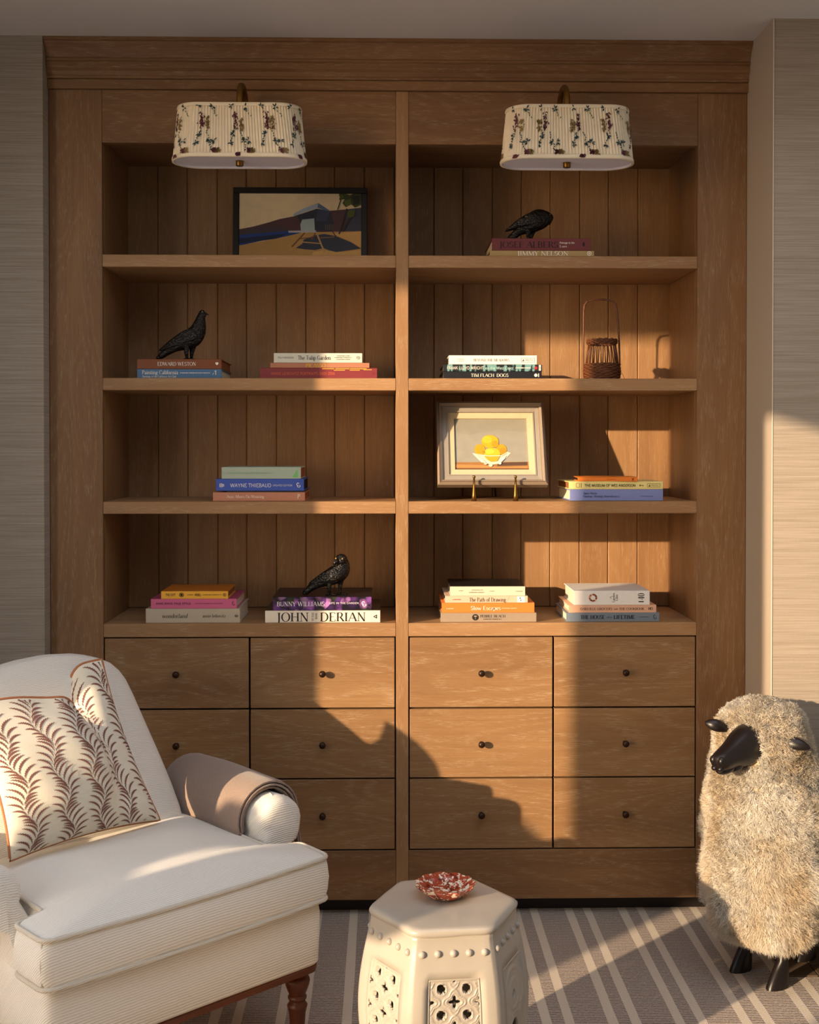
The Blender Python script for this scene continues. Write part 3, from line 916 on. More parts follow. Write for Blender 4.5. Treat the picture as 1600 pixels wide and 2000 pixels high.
def cover_floral():
    n = NT('floral_jacket')
    v = n.n('ShaderNodeTexVoronoi'); v.inputs['Scale'].default_value = 42
    n.put(v.inputs['Vector'], n.coord('Object', (1, .6, 1)))
    f = n.noise(n.coord('Object', (1, .3, 1)), 130, 3)
    hue = n.n('ShaderNodeSeparateColor'); n.put(hue.inputs[0], v.outputs['Color'])
    pal = n.ramp(hue.outputs[0], [(0.0, '#2b1740'), (.25, '#6a3a86'), (.45, '#a864b4'), (.62, '#c887c8'), (.74, '#3a4a20'), (.88, '#1b1420'), (1.0, '#8a4aa0')])
    d = n.math('ADD', v.outputs['Distance'], n.math('MULTIPLY', f, .5))
    col = n.mix(n.ramp(d, [(.5, 0.0), (1.05, 1.0)]), pal, '#180f1c')
    return n.out(col, .35, 0, .5)
def cover_photo():
    n = NT('photo_jacket')
    f = n.noise(n.coord('Object', (60, 1, 12)), 1, 1)
    g = n.noise(n.coord('Object', (25, 1, 60)), 1, 3)
    col = n.mix(n.ramp(f, [(.44, 0.0), (.5, 1.0)]), '#6f9b97', '#1a2022')
    return n.out(n.mix(n.ramp(g, [(.6, 0.0), (.8, 1.0)]), col, '#39504e'), .4, 0, .5)
def page_mat(name, a, b):
    n = NT(name)
    f = n.noise(n.coord('Object', (3, 3, 1400)), 1, 2)
    n.bump(f, .3, .0006)
    return n.out(n.mix(f, a, b), .85, 0, .2)
M_PAGE = page_mat('paper_block', '#cdbfa6', '#e6dac4')
M_PAGE_DK = page_mat('brown_edged_paper', '#7c4a2c', '#a86a42')
M_PAGE_BLACK = page_mat('black_edged_paper', '#1c1714', '#342a24')
# key: colour (or material), depth, label, [top colour], [pages], [rot]
BOOKINFO = {
 'nelson': ('#a88d58', .27, 'olive gold book with cream lettering beneath the dark red book', None, M_PAGE, 0),
 'albers': ((104, 34, 32), .26, 'dark red book with black lettering under the bird with lowered head', None, M_PAGE, 0),
 'calif': ((70, 110, 146), .24, 'blue book with white lettering below the brown book and upright bird', None, M_PAGE, 0),
 'weston': ((124, 64, 28), .24, 'rust brown book directly under the upright black bird', None, M_PAGE_DK, 0),
 'portraits': ((128, 46, 50), .30, 'wide crimson book at the bottom of the three-book stack by the divider', None, M_PAGE, 0),
 'picasso': ((176, 116, 86), .26, 'thin tan book with gold lettering between the crimson and the ivory book', None, M_PAGE_DK, 0),
 'tulip': ('#d3d0bf', .22, 'pale ivory book on top of the crimson and tan books', None, M_PAGE, 0),
 'dogs': ('#15151a', .26, 'black book at the bottom of the stack left of the wicker basket', None, M_PAGE, 0),
 'wright': (cover_photo, .25, 'teal and black book between the plain white and the black book', None, M_PAGE, 0),
 'meadows': ('#e9e3d8', .23, 'plain white book on the stack left of the wicker basket', None, M_PAGE, 0),
 'weaving': ('#bf7f63', .25, 'salmon pink book at the bottom of the stack below the royal blue book', None, M_PAGE_DK, 0),
 'thin': ('#2a2622', .22, 'very thin black booklet squeezed beneath the royal blue book', None, M_PAGE, 0),
 'thiebaud': ((60, 86, 172), .24, 'royal blue book with thin white lettering', None, M_PAGE_BLACK, 0),
 'green': ('#a9b6a2', .23, 'pale grey green book on top of the royal blue book', None, M_PAGE_DK, 0),
 'martin': ('#7e88bd', .26, 'lavender blue book at the bottom of the stack beside the lemon picture', None, M_PAGE, 0),
 'museum': ('#ecd98c', .25, 'pale yellow book with black capitals between orange and lavender books', None, M_PAGE_DK, 0),
 'orange': ('#ec8127', .15, 'small thin orange book on top of the yellow book', None, M_PAGE_BLACK, -4),
 'wonder': ('#b9aa93', .25, 'thick beige book under the bright pink book', None, M_PAGE, 0),
 'rare': ((206, 96, 132), .23, 'bright pink book between the yellow and the beige book', '#b8476b', M_PAGE, 0),
 'gift': ('#efae35', .19, 'small golden yellow book on top of the bright pink book', '#c8701e', M_PAGE_DK, 0),
 'derian': ('#ecdfca', .28, 'large cream book with big black serif capitals', '#3e3426', M_PAGE, 0),
 'bunny': (cover_floral, .25, 'purple flower-covered book under the bird that looks back', '#251820', M_PAGE, 0),
 'pebble': ('#a08c76', .25, 'taupe book with round black emblem under the bright orange book', None, M_PAGE, 0),
 'slow': ('#f27f35', .25, 'bright orange book with white serif title', None, M_PAGE, 0),
 'path': ('#dcb99d', .23, 'thin peach book lying on the bright orange book', None, M_PAGE, 0),
 'cream': ('#d8ccb2', .22, 'cream book with black cover on top of the peach book', '#1f1a17', M_PAGE, 0),
 'lifetime': ('#75808c', .24, 'blue grey book with black capitals at the bottom right stack', None, M_PAGE, 0),
 'oakville': ('#dcab8c', .23, 'peach book between the thick white and the blue grey book', None, M_PAGE, 0),
 'eden': ('#ece6dd', .21, 'thick white book with a small wreath on its spine', None, M_PAGE, 0),
}
TOPZ = {}
for key, (xc, z0, w, t, items) in BOOKS.items():
    colr, dep, label, top, pages, rot = BOOKINFO[key]
    m = colr() if callable(colr) else plain(colr, .45, .05, spec=.45)
    mt = plain(top, .4, .08) if top else m
    bk = thing('book', label, 'book', (xc, .018, z0 + .0002), (0, 0, R(rot)), 'books stacked on the bookcase shelves')
    hw = w / 2
    t = t - .0004
    b = min(.003, t * .2)
    cv = MB()
    cv.box(-hw, hw, 0, .004, 0, t, .0009, mi=0)
    cv.box(-hw, hw, .0041, dep, t - b, t, .0006, mi=1)
    cv.box(-hw, hw, .0041, dep, 0, b, .0006, mi=0)
    cv.build('cover', [m, mt], bk)
    MB().box(-hw + .004, hw - .004, .0042, dep - .005, b, t - b).build('pages', pages, bk)
    if items:
        # the print is placed relative to the middle of the spine
        L_items = [tuple(list(i[:2]) + [i[2] + t / 2] + list(i[3:])) if i[0][:1] == '*' else (i[0], i[1], i[2], i[3], i[4] + t / 2, i[5], i[6]) for i in items]
        for it in L_items:
            mb, mats = lettering([it])
            o = mb.build('emblem' if it[0][:1] == '*' else 'lettering', mats, bk)
            if it[0] == '' or it[0] == '*wreath': o['kind'] = 'stuff'
    TOPZ[key] = z0 + t + .0004

# ------------------------------------------------------------------ beach picture
def painted(name, layers, conv, parent, y0=0, dy=.00035, base=None):
    mb, mats, idx = MB(), [], {}
    for i, (c, pts) in enumerate(layers):
        if c not in idx:
            idx[c] = len(mats); mats.append(plain(c, .5, .10, scale=35))
        q = [conv(*p) for p in pts]
        a = sum(p[0] * r_[1] - r_[0] * p[1] for p, r_ in zip(q, q[1:] + q[:1]))
        if a < 0: q = q[::-1]
        mb.poly([(px, y0 - dy * i, pz) for px, pz in q], idx[c])
    o = mb.build(name, mats, parent)
    tri = o.modifiers.new('tri', 'TRIANGULATE')
    return o
def bar(x0, y0, x1, y1, w):
    m = math.hypot(x1 - x0, y1 - y0); nx, ny = -(y1 - y0) / m * w / 2, (x1 - x0) / m * w / 2
    return [(x0 + nx, y0 + ny), (x1 + nx, y1 + ny), (x1 - nx, y1 - ny), (x0 - nx, y0 - ny)]
def oval(cx, cy, rx, ry, n=22, wob=0):
    return [(cx + rx * (1 + wob * math.sin(3 * i)) * math.cos(2 * PI * i / n), cy + ry * (1 + wob * math.cos(2 * i)) * math.sin(2 * PI * i / n)) for i in range(n)]
bp = thing('framed_picture', 'black framed beach picture with lifeguard hut on the top shelf', 'picture', (-.287, .285, 2.0888), (R(-4), 0, 0))
fw, fh, fb = .227, .279, .020
fm = MB()
fm.box(-fw, fw, 0, .022, fh - fb, fh, .0015); fm.box(-fw, fw, 0, .022, 0, fb, .0015)
fm.box(-fw, -fw + fb, 0, .022, fb, fh - fb, .0015); fm.box(fw - fb, fw, 0, .022, fb, fh - fb, .0015)
fm.build('frame', plain('#14100d', .45), bp)
MB().box(-fw + fb, fw - fb, .006, .02, fb, fh - fb).build('canvas', plain('#d9c29c', .7), bp)
def bconv(x, y):
    return ((x - 828) / 1363 * .4135, .259 - (y - 128) / 1363 * .4135)
S_, H_, W_ = '#c9b089', '#4c3338', '#33405c'
layers = [
 ('#ecd6ac', [(147, 128), (1510, 128), (1510, 913), (147, 913)]),
 ('#54383c', [(147, 535), (300, 505), (480, 455), (590, 420), (760, 385), (830, 360), (1180, 320), (1340, 305), (1510, 285), (1510, 570), (700, 560), (147, 604)]),
 ('#3a4058', [(1345, 312), (1420, 296), (1510, 285), (1510, 560), (1320, 560), (1340, 420)]),
 ('#453a46', [(147, 560), (420, 500), (640, 500), (700, 558), (147, 604)]),
 ('#17408c', [(147, 600), (500, 570), (700, 553), (840, 572), (600, 635), (400, 665), (147, 722)]),
 ('#0f2348', [(147, 640), (420, 610), (700, 580), (560, 640), (147, 700)]),
 ('#bd9558', [(147, 720), (560, 640), (840, 574), (1200, 560), (1510, 552), (1510, 913), (147, 913)]),
 ('#d8ac68', [(1200, 580), (1510, 555), (1510, 740), (1380, 660), (1250, 612)]),
 ('#d6ac6a', [(1090, 770), (1300, 790), (1510, 760), (1510, 913), (900, 913), (980, 790)]),
 ('#30374a', [(780, 745), (850, 700), (870, 650), (1000, 600), (1100, 585), (1230, 610), (1400, 680), (1508, 750), (1230, 790), (1150, 770), (1090, 745), (1000, 768), (880, 760)]),
 ('#2b2f42', [(790, 378), (1010, 300), (1165, 328), (1205, 470), (1190, 550), (990, 550), (835, 470)]),
 ('#38405a', [(1030, 300), (1165, 328), (1120, 440), (1000, 440)]),
 ('#a9bcc0', [(850, 425), (985, 410), (992, 555), (838, 555), (830, 480)]),
 ('#a6b6cc', [(745, 372), (770, 350), (860, 300), (1030, 235), (1168, 328), (1120, 322), (1020, 290), (870, 340), (765, 385)]),
 ('#5f7390', [(1030, 235), (1168, 328), (1120, 322), (1020, 290)]),
 ('#b5b7be', [(695, 552), (1005, 545), (1006, 570), (700, 573)]),
 ('#7c4f30', bar(880, 575, 735, 735, 16)), ('#c09a66', bar(1010, 570, 1100, 795, 18)), ('#7c4f30', bar(1000, 575, 958, 650, 12)),
 ('#c09a66', bar(800, 675, 1050, 695, 12)), ('#7c4f30', bar(830, 640, 960, 628, 10)), ('#8d6a48', bar(1040, 632, 1210, 622, 10)), ('#4a2c22', bar(1190, 560, 1240, 630, 10)),
] + [('#6a5a50', bar(x, 478, x, 540, 7)) for x in (1115, 1135, 1155, 1175, 1195)] + [
 ('#3a2626', bar(1262, 590, 1350, 300, 14)), ('#3a2626', bar(1300, 560, 1395, 380, 22)), ('#30231c', bar(1245, 315, 1290, 180, 10)),
 ('#39420f', [(1258, 135), (1330, 129), (1385, 150), (1420, 129), (1508, 131), (1505, 255), (1440, 288), (1390, 240), (1340, 285), (1300, 240), (1325, 195), (1262, 200), (1275, 165)]),
 ('#59661a', [(1262, 150), (1300, 140), (1318, 170), (1280, 195)]), ('#59661a', [(1320, 215), (1390, 190), (1400, 250), (1340, 275)]), ('#1b2210', [(1400, 150), (1500, 160), (1490, 240), (1430, 260)]),
 ('#4f5c14', [(1362, 325), (1440, 318), (1436, 392), (1375, 405), (1355, 370)]),
]
painted('painted_scene', layers, bconv, bp, .0055, .00016)

# ------------------------------------------------------------------ lemon picture leaning on its easel
lp = thing('framed_picture', 'cream framed picture of lemons in a bowl leaning on a brass easel', 'picture', (.3455, .045, 1.364), (R(-24), 0, 0))
HW, HH = .1765, .2955
def ringframe(mb, a, b, y0, y1, mi=0):
    """mitred rectangular moulding from inset a (front y0) to inset b (front y1)"""
    def rect(i, y): return [(-HW + i, y, i), (HW - i, y, i), (HW - i, y, HH - i), (-HW + i, y, HH - i)]
    A, B, C_, D_ = rect(a, y0), rect(b, y1), rect(b, .02), rect(a, .02)
    v = A + B + C_ + D_
    f = []
    for j in range(4):
        k = (j + 1) % 4
        for u, w_ in ((0, 4), (4, 8), (8, 12), (12, 0)):
            f.append((u + j, u + k, w_ + k, w_ + j))
    mb.add(v, f, mi)
M_FR1 = plain('#8d7a66', .5); M_FR2 = plain('#9a8f80', .5); M_FR3 = plain((206, 184, 148), .7)
o1 = MB(); ringframe(o1, 0, .006, -.004, -.010); ringframe(o1, .006, .009, -.007, -.007); ringframe(o1, .009, .017, -.011, -.006)
fixnormals(o1.build('outer_moulding', M_FR1, lp))
o2 = MB(); ringframe(o2, .0175, .034, -.001, .001); ringframe(o2, .034, .037, -.0015, -.0015)
fixnormals(o2.build('grey_slip', M_FR2, lp))
o3 = MB(); ringframe(o3, .0375, .057, .004, .006)
fixnormals(o3.build('linen_liner', M_FR3, lp))
MB().box(-HW + .03, HW - .03, .0125, .02, .03, HH - .03).build('canvas', plain('#9c9483', .8), lp)
def lconv(x, y):
    return (-.118 + (x - 325) / 935 * .236, .059 + (920 - y) / 675 * .1775)
lay = [
 ('#9b9585', [(300, 235), (1280, 235), (1280, 935), (300, 935)]),
 ('#969080', [(300, 235), (1280, 235), (1280, 420), (900, 380), (500, 450), (300, 400)]),
 ('#a06d36', [(300, 822), (1280, 815), (1280, 935), (300, 935)]), ('#5a3f28', [(880, 826), (1250, 818), (1250, 862), (860, 872)]),
 ('#b98648', [(325, 850), (700, 862), (900, 885), (1250, 875), (1250, 900), (325, 895)]), ('#6b4222', [(300, 903), (1280, 907), (1280, 935), (300, 935)]),
 ('#e0d3b8', [(545, 700), (620, 712), (760, 740), (920, 735), (995, 682), (1042, 700), (975, 775), (900, 840), (790, 856), (660, 825), (600, 765)]),
 ('#e39a0e', oval(645, 655, 70, 76)), ('#d99a10', oval(925, 652, 66, 72)), ('#c98a0a', oval(940, 675, 42, 45)),
 ('#eca812', oval(780, 545, 112, 88)), ('#f4bb2a', oval(745, 520, 60, 50)), ('#d8920c', oval(845, 580, 45, 45)),
 ('#e8b71e', oval(800, 705, 106, 72)), ('#f2c83a', oval(770, 680, 58, 36)), ('#d7a41c', [(700, 742), (905, 738), (860, 812), (780, 818), (735, 790)]),
 ('#c9802a', oval(694, 688, 18, 18, 10)),
 ('#efe4cc', [(600, 715), (760, 738), (920, 733), (980, 700), (985, 708), (925, 742), (760, 748), (605, 724)]),
 ('#e8dcc6', [(600, 735), (690, 800), (720, 835), (660, 825), (600, 765)]), ('#efe4d0', [(905, 800), (985, 730), (960, 780), (900, 840)]),
 ('#e0d0b4', oval(775, 872, 26, 17, 10)), ('#f2e8d6', oval(895, 842, 20, 16, 10)), ('#cdbfa4', oval(710, 850, 22, 12, 10)),
]
painted('painted_still_life', lay, lconv, lp, .012, .00022)
ez = thing('display_easel', 'small brass easel with two ball-topped hooks holding the lemon picture', 'easel', (.3485, .012, 1.3148))
for sx in (-.066, .066):
    lg = MB()
    lg.tube([(sx, 0, .0001), (sx, .002, .02), (sx + .0005, .007, .05), (sx + .001, .012, .072)], [.0082, .0068, .0038, .003], 12)
    lg.sphere((sx + .001, .0125, .0765), .0052, 12, 8)
    lg.build('hook_leg', M_BRASS, ez, smooth=True)
    MB().tube([(sx, .006, .0435), (sx, .03, .0445), (sx, .062, .0445)], .003, 8).build('ledge', M_BRASS, ez, smooth=True)
rr_ = MB(); rr_.tube([(-.066, .062, .0445), (-.066, .085, .0450), (0, .185, .235), (.066, .085, .0450), (.066, .062, .0445)], .003, 8)
rr_.build('back_frame', M_BRASS, ez, smooth=True)
MB().tube([(0, .185, .233), (.03, .290, .0035)], .003, 8).build('rear_leg', M_BRASS, ez, smooth=True)

# ------------------------------------------------------------------ three dark bronze birds
def bird_mat():
    n = NT('dark_cast_bronze')
    v = n.n('ShaderNodeTexVoronoi'); v.inputs['Scale'].default_value = 1
    n.put(v.inputs['Vector'], n.coord('Object', (150, 150, 300), (0, R(35), 0)))
    f = n.noise(n.coord('Object', (60, 60, 160), (0, R(35), 0)), 1, 3)
    n.bump(n.math('ADD', v.outputs['Distance'], f), .8, .003)
    col = n.mix(n.ramp(n.math('MULTIPLY', v.outputs['Distance'], f), [(.26, 0.0), (.5, 1.0)]), (17, 15, 14), (58, 49, 40))
    return n.out(col, .36, .35, .6)
M_BIRD = bird_mat()
M_EYE = plain('#a58a52', .3)
PXM = 606.0
def loft_pairs(mb, rows, y0=0, n=14, flat=None):
    """rows: (upper x, upper z, lower x, lower z, half width) -> smooth closed body"""
    rr = []
    for (ux, uz, lx, lz, hw) in rows:
        c = Vector(((ux + lx) / 2, y0, (uz + lz) / 2)); h = Vector(((ux - lx) / 2, 0, (uz - lz) / 2))
        rr.append([c + h * math.cos(2 * PI * j / n) + Vector((0, hw * math.sin(2 * PI * j / n), 0)) for j in range(n)])
    return mb.rings(rr, True, True, True)
def make_bird(label, ox, oy, base, body, wing, legs, extra, loc, keytop):
    """outlines are side views in 1/606 m; ox, oy = the foot point"""
    t = thing('bird_figurine', label, 'figurine', (loc[0], loc[1], TOPZ[keytop]), group='dark bronze birds')
    cv = lambda x, y: ((x - ox) / PXM, (oy - y) / PXM)
    def rows(src):
        out = []
        for (ux, uy, lx, ly, k) in src:
            a, b = cv(ux, uy), cv(lx, ly)
            out.append((a[0], a[1], b[0], b[1], k))
        return out
    mb = MB(); loft_pairs(mb, rows(body), 0, 16)
    subsurf(fixnormals(mb.build('body', M_BIRD, t, smooth=True)), 1)
    for s in (-1, 1):
        wb_ = MB(); loft_pairs(wb_, [(a, b, c, d, .0075 * k) for (a, b, c, d, k) in rows(wing)], s * .026, 10)
        # sweep the wing inwards towards its tip
        x_tip = rows(wing)[0][0]; x_sh = rows(wing)[-1][0]
        wb_.v = [(x, y - s * .016 * (1 - min(1, max(0, (x - x_tip) / (x_sh - x_tip)))), z) for x, y, z in wb_.v]
        subsurf(fixnormals(wb_.build('wing', M_BIRD, t, smooth=True)), 1)
    for i, lg in enumerate(legs):
        pts = [cv(*p) for p in lg]
        y = (-.012, .012)[i]
        l_ = MB()
        l_.tube([(pts[0][0], y, pts[0][1]), (pts[1][0], y, pts[1][1]), (pts[2][0], y, .004)], [.011, .0065, .0038], 10)
        for ang in (-28, 0, 28, 180):
            e = (math.cos(R(ang)), math.sin(R(ang)))
            ln = .014 if ang == 180 else .021
            l_.tube([(pts[2][0], y, .005), (pts[2][0] + e[0] * ln * .5, y + e[1] * ln * .5, .0042), (pts[2][0] + e[0] * ln, y + e[1] * ln, .0016)], [.0034, .003, .0014], 6)
        l_.build('leg', M_BIRD, t, smooth=True)
    extra(t, cv)
    return t
k1 = .019
def ex_upright(t, cv):
    b = MB(); p = cv(409, 608.5); q = cv(417, 612)
    b.tube([(p[0] - .004, 0, p[1]), (p[0] + .003, 0, p[1] - .0005), (q[0], 0, q[1])], [.0055, .0042, .0006], 8)
    b.build('beak', M_BIRD, t, smooth=True)
    for s in (-1, 1):
        e = cv(405, 606); MB().sphere((e[0], s * .0105, e[1]), .0024, 8, 6).build('eye', M_EYE, t, smooth=True)
make_bird('upright dark bronze bird looking right on the rust brown book', 378, 700, 0,
 [(311, 697, 322, 699.5, .012), (319, 688, 331, 694, .015), (327, 680, 341, 688, .014), (336, 671, 354, 682, .018), (352, 656, 370, 680, .025), (368, 643, 390, 677, .030), (383, 634, 404, 665, .030), (389, 622, 412, 647, .024), (394, 612, 411, 628, .0165), (398, 604, 409, 617, .0135), (403, 600, 411, 614.5, .0125), (408.5, 603, 412, 612, .007)],
 [(318, 681, 322, 683, .5), (334, 668, 342, 678, .9), (352, 652, 366, 671, 1.2), (372, 640, 392, 664, 1.3), (388, 636, 402, 654, .7)],
 [[(374, 672), (374, 686), (375, 698)], [(384, 672), (382, 686), (381, 698)]], ex_upright, (-.628, .085), 'weston')
def ex_down(t, cv):
    b = MB(); p = cv(1098, 420); q = cv(1096, 431)
    b.tube([(p[0] - .002, 0, p[1] + .006), (p[0] + .001, 0, p[1]), (q[0], 0, q[1])], [.008, .006, .0008], 8)
    b.build('beak', M_BIRD, t, smooth=True)
    for s in (-1, 1):
        e = cv(1095, 412); MB().sphere((e[0], s * .013, e[1]), .0025, 8, 6).build('eye', M_EYE, t, smooth=True)
make_bird('dark bronze bird with lowered head on the dark red book', 1056, 463, 0,
 [(1008, 461, 1026, 462.5, .012), (1014, 453, 1031, 457, .015), (1022, 445, 1038, 451, .014), (1033, 433, 1052, 447, .019), (1045, 416, 1064, 446, .027), (1056, 406, 1076, 442, .031), (1066, 400, 1086, 438, .030), (1077, 399, 1094, 431, .026), (1088, 402, 1099, 427, .019), (1097, 407, 1101, 423, .013), (1103, 412, 1103.5, 418, .005)],
 [(1007, 442, 1010, 444, .5), (1022, 430, 1030, 438, .9), (1038, 416, 1052, 436, 1.2), (1054, 408, 1074, 432, 1.3), (1070, 408, 1084, 424, .7)],
 [[(1053, 442), (1053, 451), (1053, 461)], [(1063, 442), (1061, 451), (1060, 461)]], ex_down, (.465, .08), 'albers')
def ex_back(t, cv):
    # head turned over the shoulder towards the viewer
    h = MB(); c = cv(664, 1087)
    h.sphere((c[0], -.012, c[1]), (.0205, .020, .0185), 16, 10)
    subsurf(h.build('head', M_BIRD, t, smooth=True), 1)
    b = MB(); p = cv(655, 1089); q = cv(648, 1098)
    b.tube([(p[0] + .004, -.024, p[1] + .002), (p[0] - .005, -.032, p[1] - .004), (q[0], -.034, q[1])], [.0085, .006, .001], 8)
    b.build('beak', M_BIRD, t, smooth=True)
    for x, y in ((654, 1084), (666.5, 1084.5)):
        e = cv(x, y); MB().sphere((e[0], -.0295, e[1]), .0028, 8, 6).build('eye', M_EYE, t, smooth=True)
make_bird('dark bronze bird looking back over its shoulder on the purple flowered book', 650, 1157, 0,
 [(585, 1154, 596, 1158, .012), (592, 1145, 604, 1151, .015), (600, 1136, 612, 1146, .015), (610, 1127, 626, 1141, .019), (621, 1117, 640, 1139, .026), (634, 1107, 655, 1136, .031), (646, 1099, 670, 1130, .032), (652, 1095, 680, 1116, .028), (653, 1090, 681.5, 1103, .024), (655, 1084, 679, 1092, .019), (660, 1079, 674, 1083, .010)],
 [(598, 1134, 601, 1137, .5), (612, 1124, 620, 1134, .9), (626, 1112, 640, 1132, 1.2), (642, 1103, 662, 1126, 1.3), (656, 1102, 672, 1116, .7)],
 [[(641, 1130), (640, 1142), (642, 1155)], [(662, 1128), (661, 1142), (662, 1155)]], ex_back, (-.162, .062), 'bunny')

# ------------------------------------------------------------------ wicker flower basket
def wicker():
    n = NT('dark_wicker')
    f = n.noise(n.coord('Object', (90, 90, 300)), 1, 3)
    n.bump(f, .4, .001)
    return n.out(n.mix(f, '#3a1d10', '#7d4a2a'), .5, 0, .4)
M_WICK = wicker()
bk = thing('wicker_basket', 'dark wicker flower basket with tall arched handle standing in the sun', 'basket', (.7045, .10, 1.7024))
lo = MB()
NR = 10
for i in range(NR):
    z = .004 + i * .0052
    ph = PI * (i % 2)
    rb = .054 + .0035 * math.sin(PI * i / (NR - 1)) + (.002 if i == NR - 1 else 0)
    lo.tube([((rb + .0022 * math.sin(12 * a + ph)) * math.cos(a), (rb + .0022 * math.sin(12 * a + ph)) * math.sin(a), z + .0006 * math.sin(5 * a + i)) for a in np.linspace(0, 2 * PI, 72, endpoint=False)], .0031, 6, True)
lo.lathe([(.0001, .001), (.05, .001), (.05, .004), (.0001, .004)], 24)
lo.build('woven_bowl', M_WICK, bk, smooth=True)
for j in range(22):
    a = 2 * PI * j / 22
    st_ = MB()
    r0, r1 = .0525, .0425
    st_.tube([(r0 * math.cos(a), r0 * math.sin(a), .045), ((r0 * .5 + r1 * .5 + .001) * math.cos(a + .03), (r0 * .5 + r1 * .5 + .001) * math.sin(a + .03), .085), (r1 * math.cos(a + .05), r1 * math.sin(a + .05), .122)], [.0021, .0019, .0017], 6)
    st_.build('stake', M_WICK, bk, smooth=True)
rm = MB()
for i, z in enumerate((.117, .1215, .126, .1305)):
    r_ = (.0445, .0465, .0475, .046)[i]
    rm.tube([((r_ + .0016 * math.sin(14 * a + PI * (i % 2))) * math.cos(a), (r_ + .0016 * math.sin(14 * a + PI * (i % 2))) * math.sin(a), z + .0012 * math.sin(14 * a + i)) for a in np.linspace(0, 2 * PI, 84, endpoint=False)], .0027, 6, True)
rm.build('woven_rim', M_WICK, bk, smooth=True)
hp = [(-.0585, 0, .01), (-.0605, 0, .06), (-.0605, 0, .12), (-.0600, 0, .18), (-.0595, 0, .225), (-.057, 0, .243), (-.049, 0, .255), (-.03, 0, .2595), (0, 0, .2615), (.024, 0, .2595), (.038, 0, .255), (.0445, 0, .244), (.048, 0, .225), (.0525, 0, .18), (.056, 0, .12), (.0575, 0, .06), (.0575, 0, .01)]
hd = MB().tube(hp, [.0026, .0026, .0026, .0024, .0028, .0034, .0034, .003, .0036, .003, .0034, .0036, .0034, .0033, .0033, .003, .003], 8)
for q in (4, 5, 6, 8, 10, 11, 12):
    hd.sphere(hp[q], .0042, 8, 6)
hd.build('handle', M_WICK, bk, smooth=True)
MB().tube([(.056, -.01, .03), (.064, -.012, .02), (.069, -.014, .008), (.071, -.014, .001)], .0007, 5).build('loose_strand', M_WICK, bk, smooth=True)

# ------------------------------------------------------------------ two picture lights with pleated shades
M_SHADE = NT('cream_pleated_cotton')
M_SHADE = M_SHADE.out(M_SHADE.mix(M_SHADE.noise(M_SHADE.coord(), 40, 3), (226, 208, 176), (240, 226, 200)), .85, 0, .2)
M_DIFF = plain('#e6e2ea', .6, .02)
M_PRINT = [plain(c, .8, .15, scale=300) for c in ('#2d4448', '#5e2834', '#8a7140', '#3b5a3a')]
def stadium(hl, hd, t):
    """point and outward normal at fraction t of a stadium outline with half length hl, half depth hd"""
    s = hl - hd
    per = 4 * s + 2 * PI * hd
    d = (t % 1) * per
    if d < 2 * s: return (-s + d, -hd), (0, -1)                     # front, left to right
    d -= 2 * s
    if d < PI * hd:
        a = -PI / 2 + d / hd
        return (s + hd * math.cos(a), hd * math.sin(a)), (math.cos(a), math.sin(a))
    d -= PI * hd
    if d < 2 * s: return (s - d, hd), (0, 1)
    d -= 2 * s
    a = PI / 2 + d / hd
    return (-s + hd * math.cos(a), hd * math.sin(a)), (math.cos(a), math.sin(a))
SH_H = .160
def shade_pt(t, h, off=0):
    """h 0..1 from the bottom; t fraction around"""
    hl = lerp(.197, .181, h); hd = lerp(.076, .066, h)
    (x, y), (nx, ny) = stadium(hl, hd, t)
    return (x + nx * off, y + ny * off, h * SH_H)
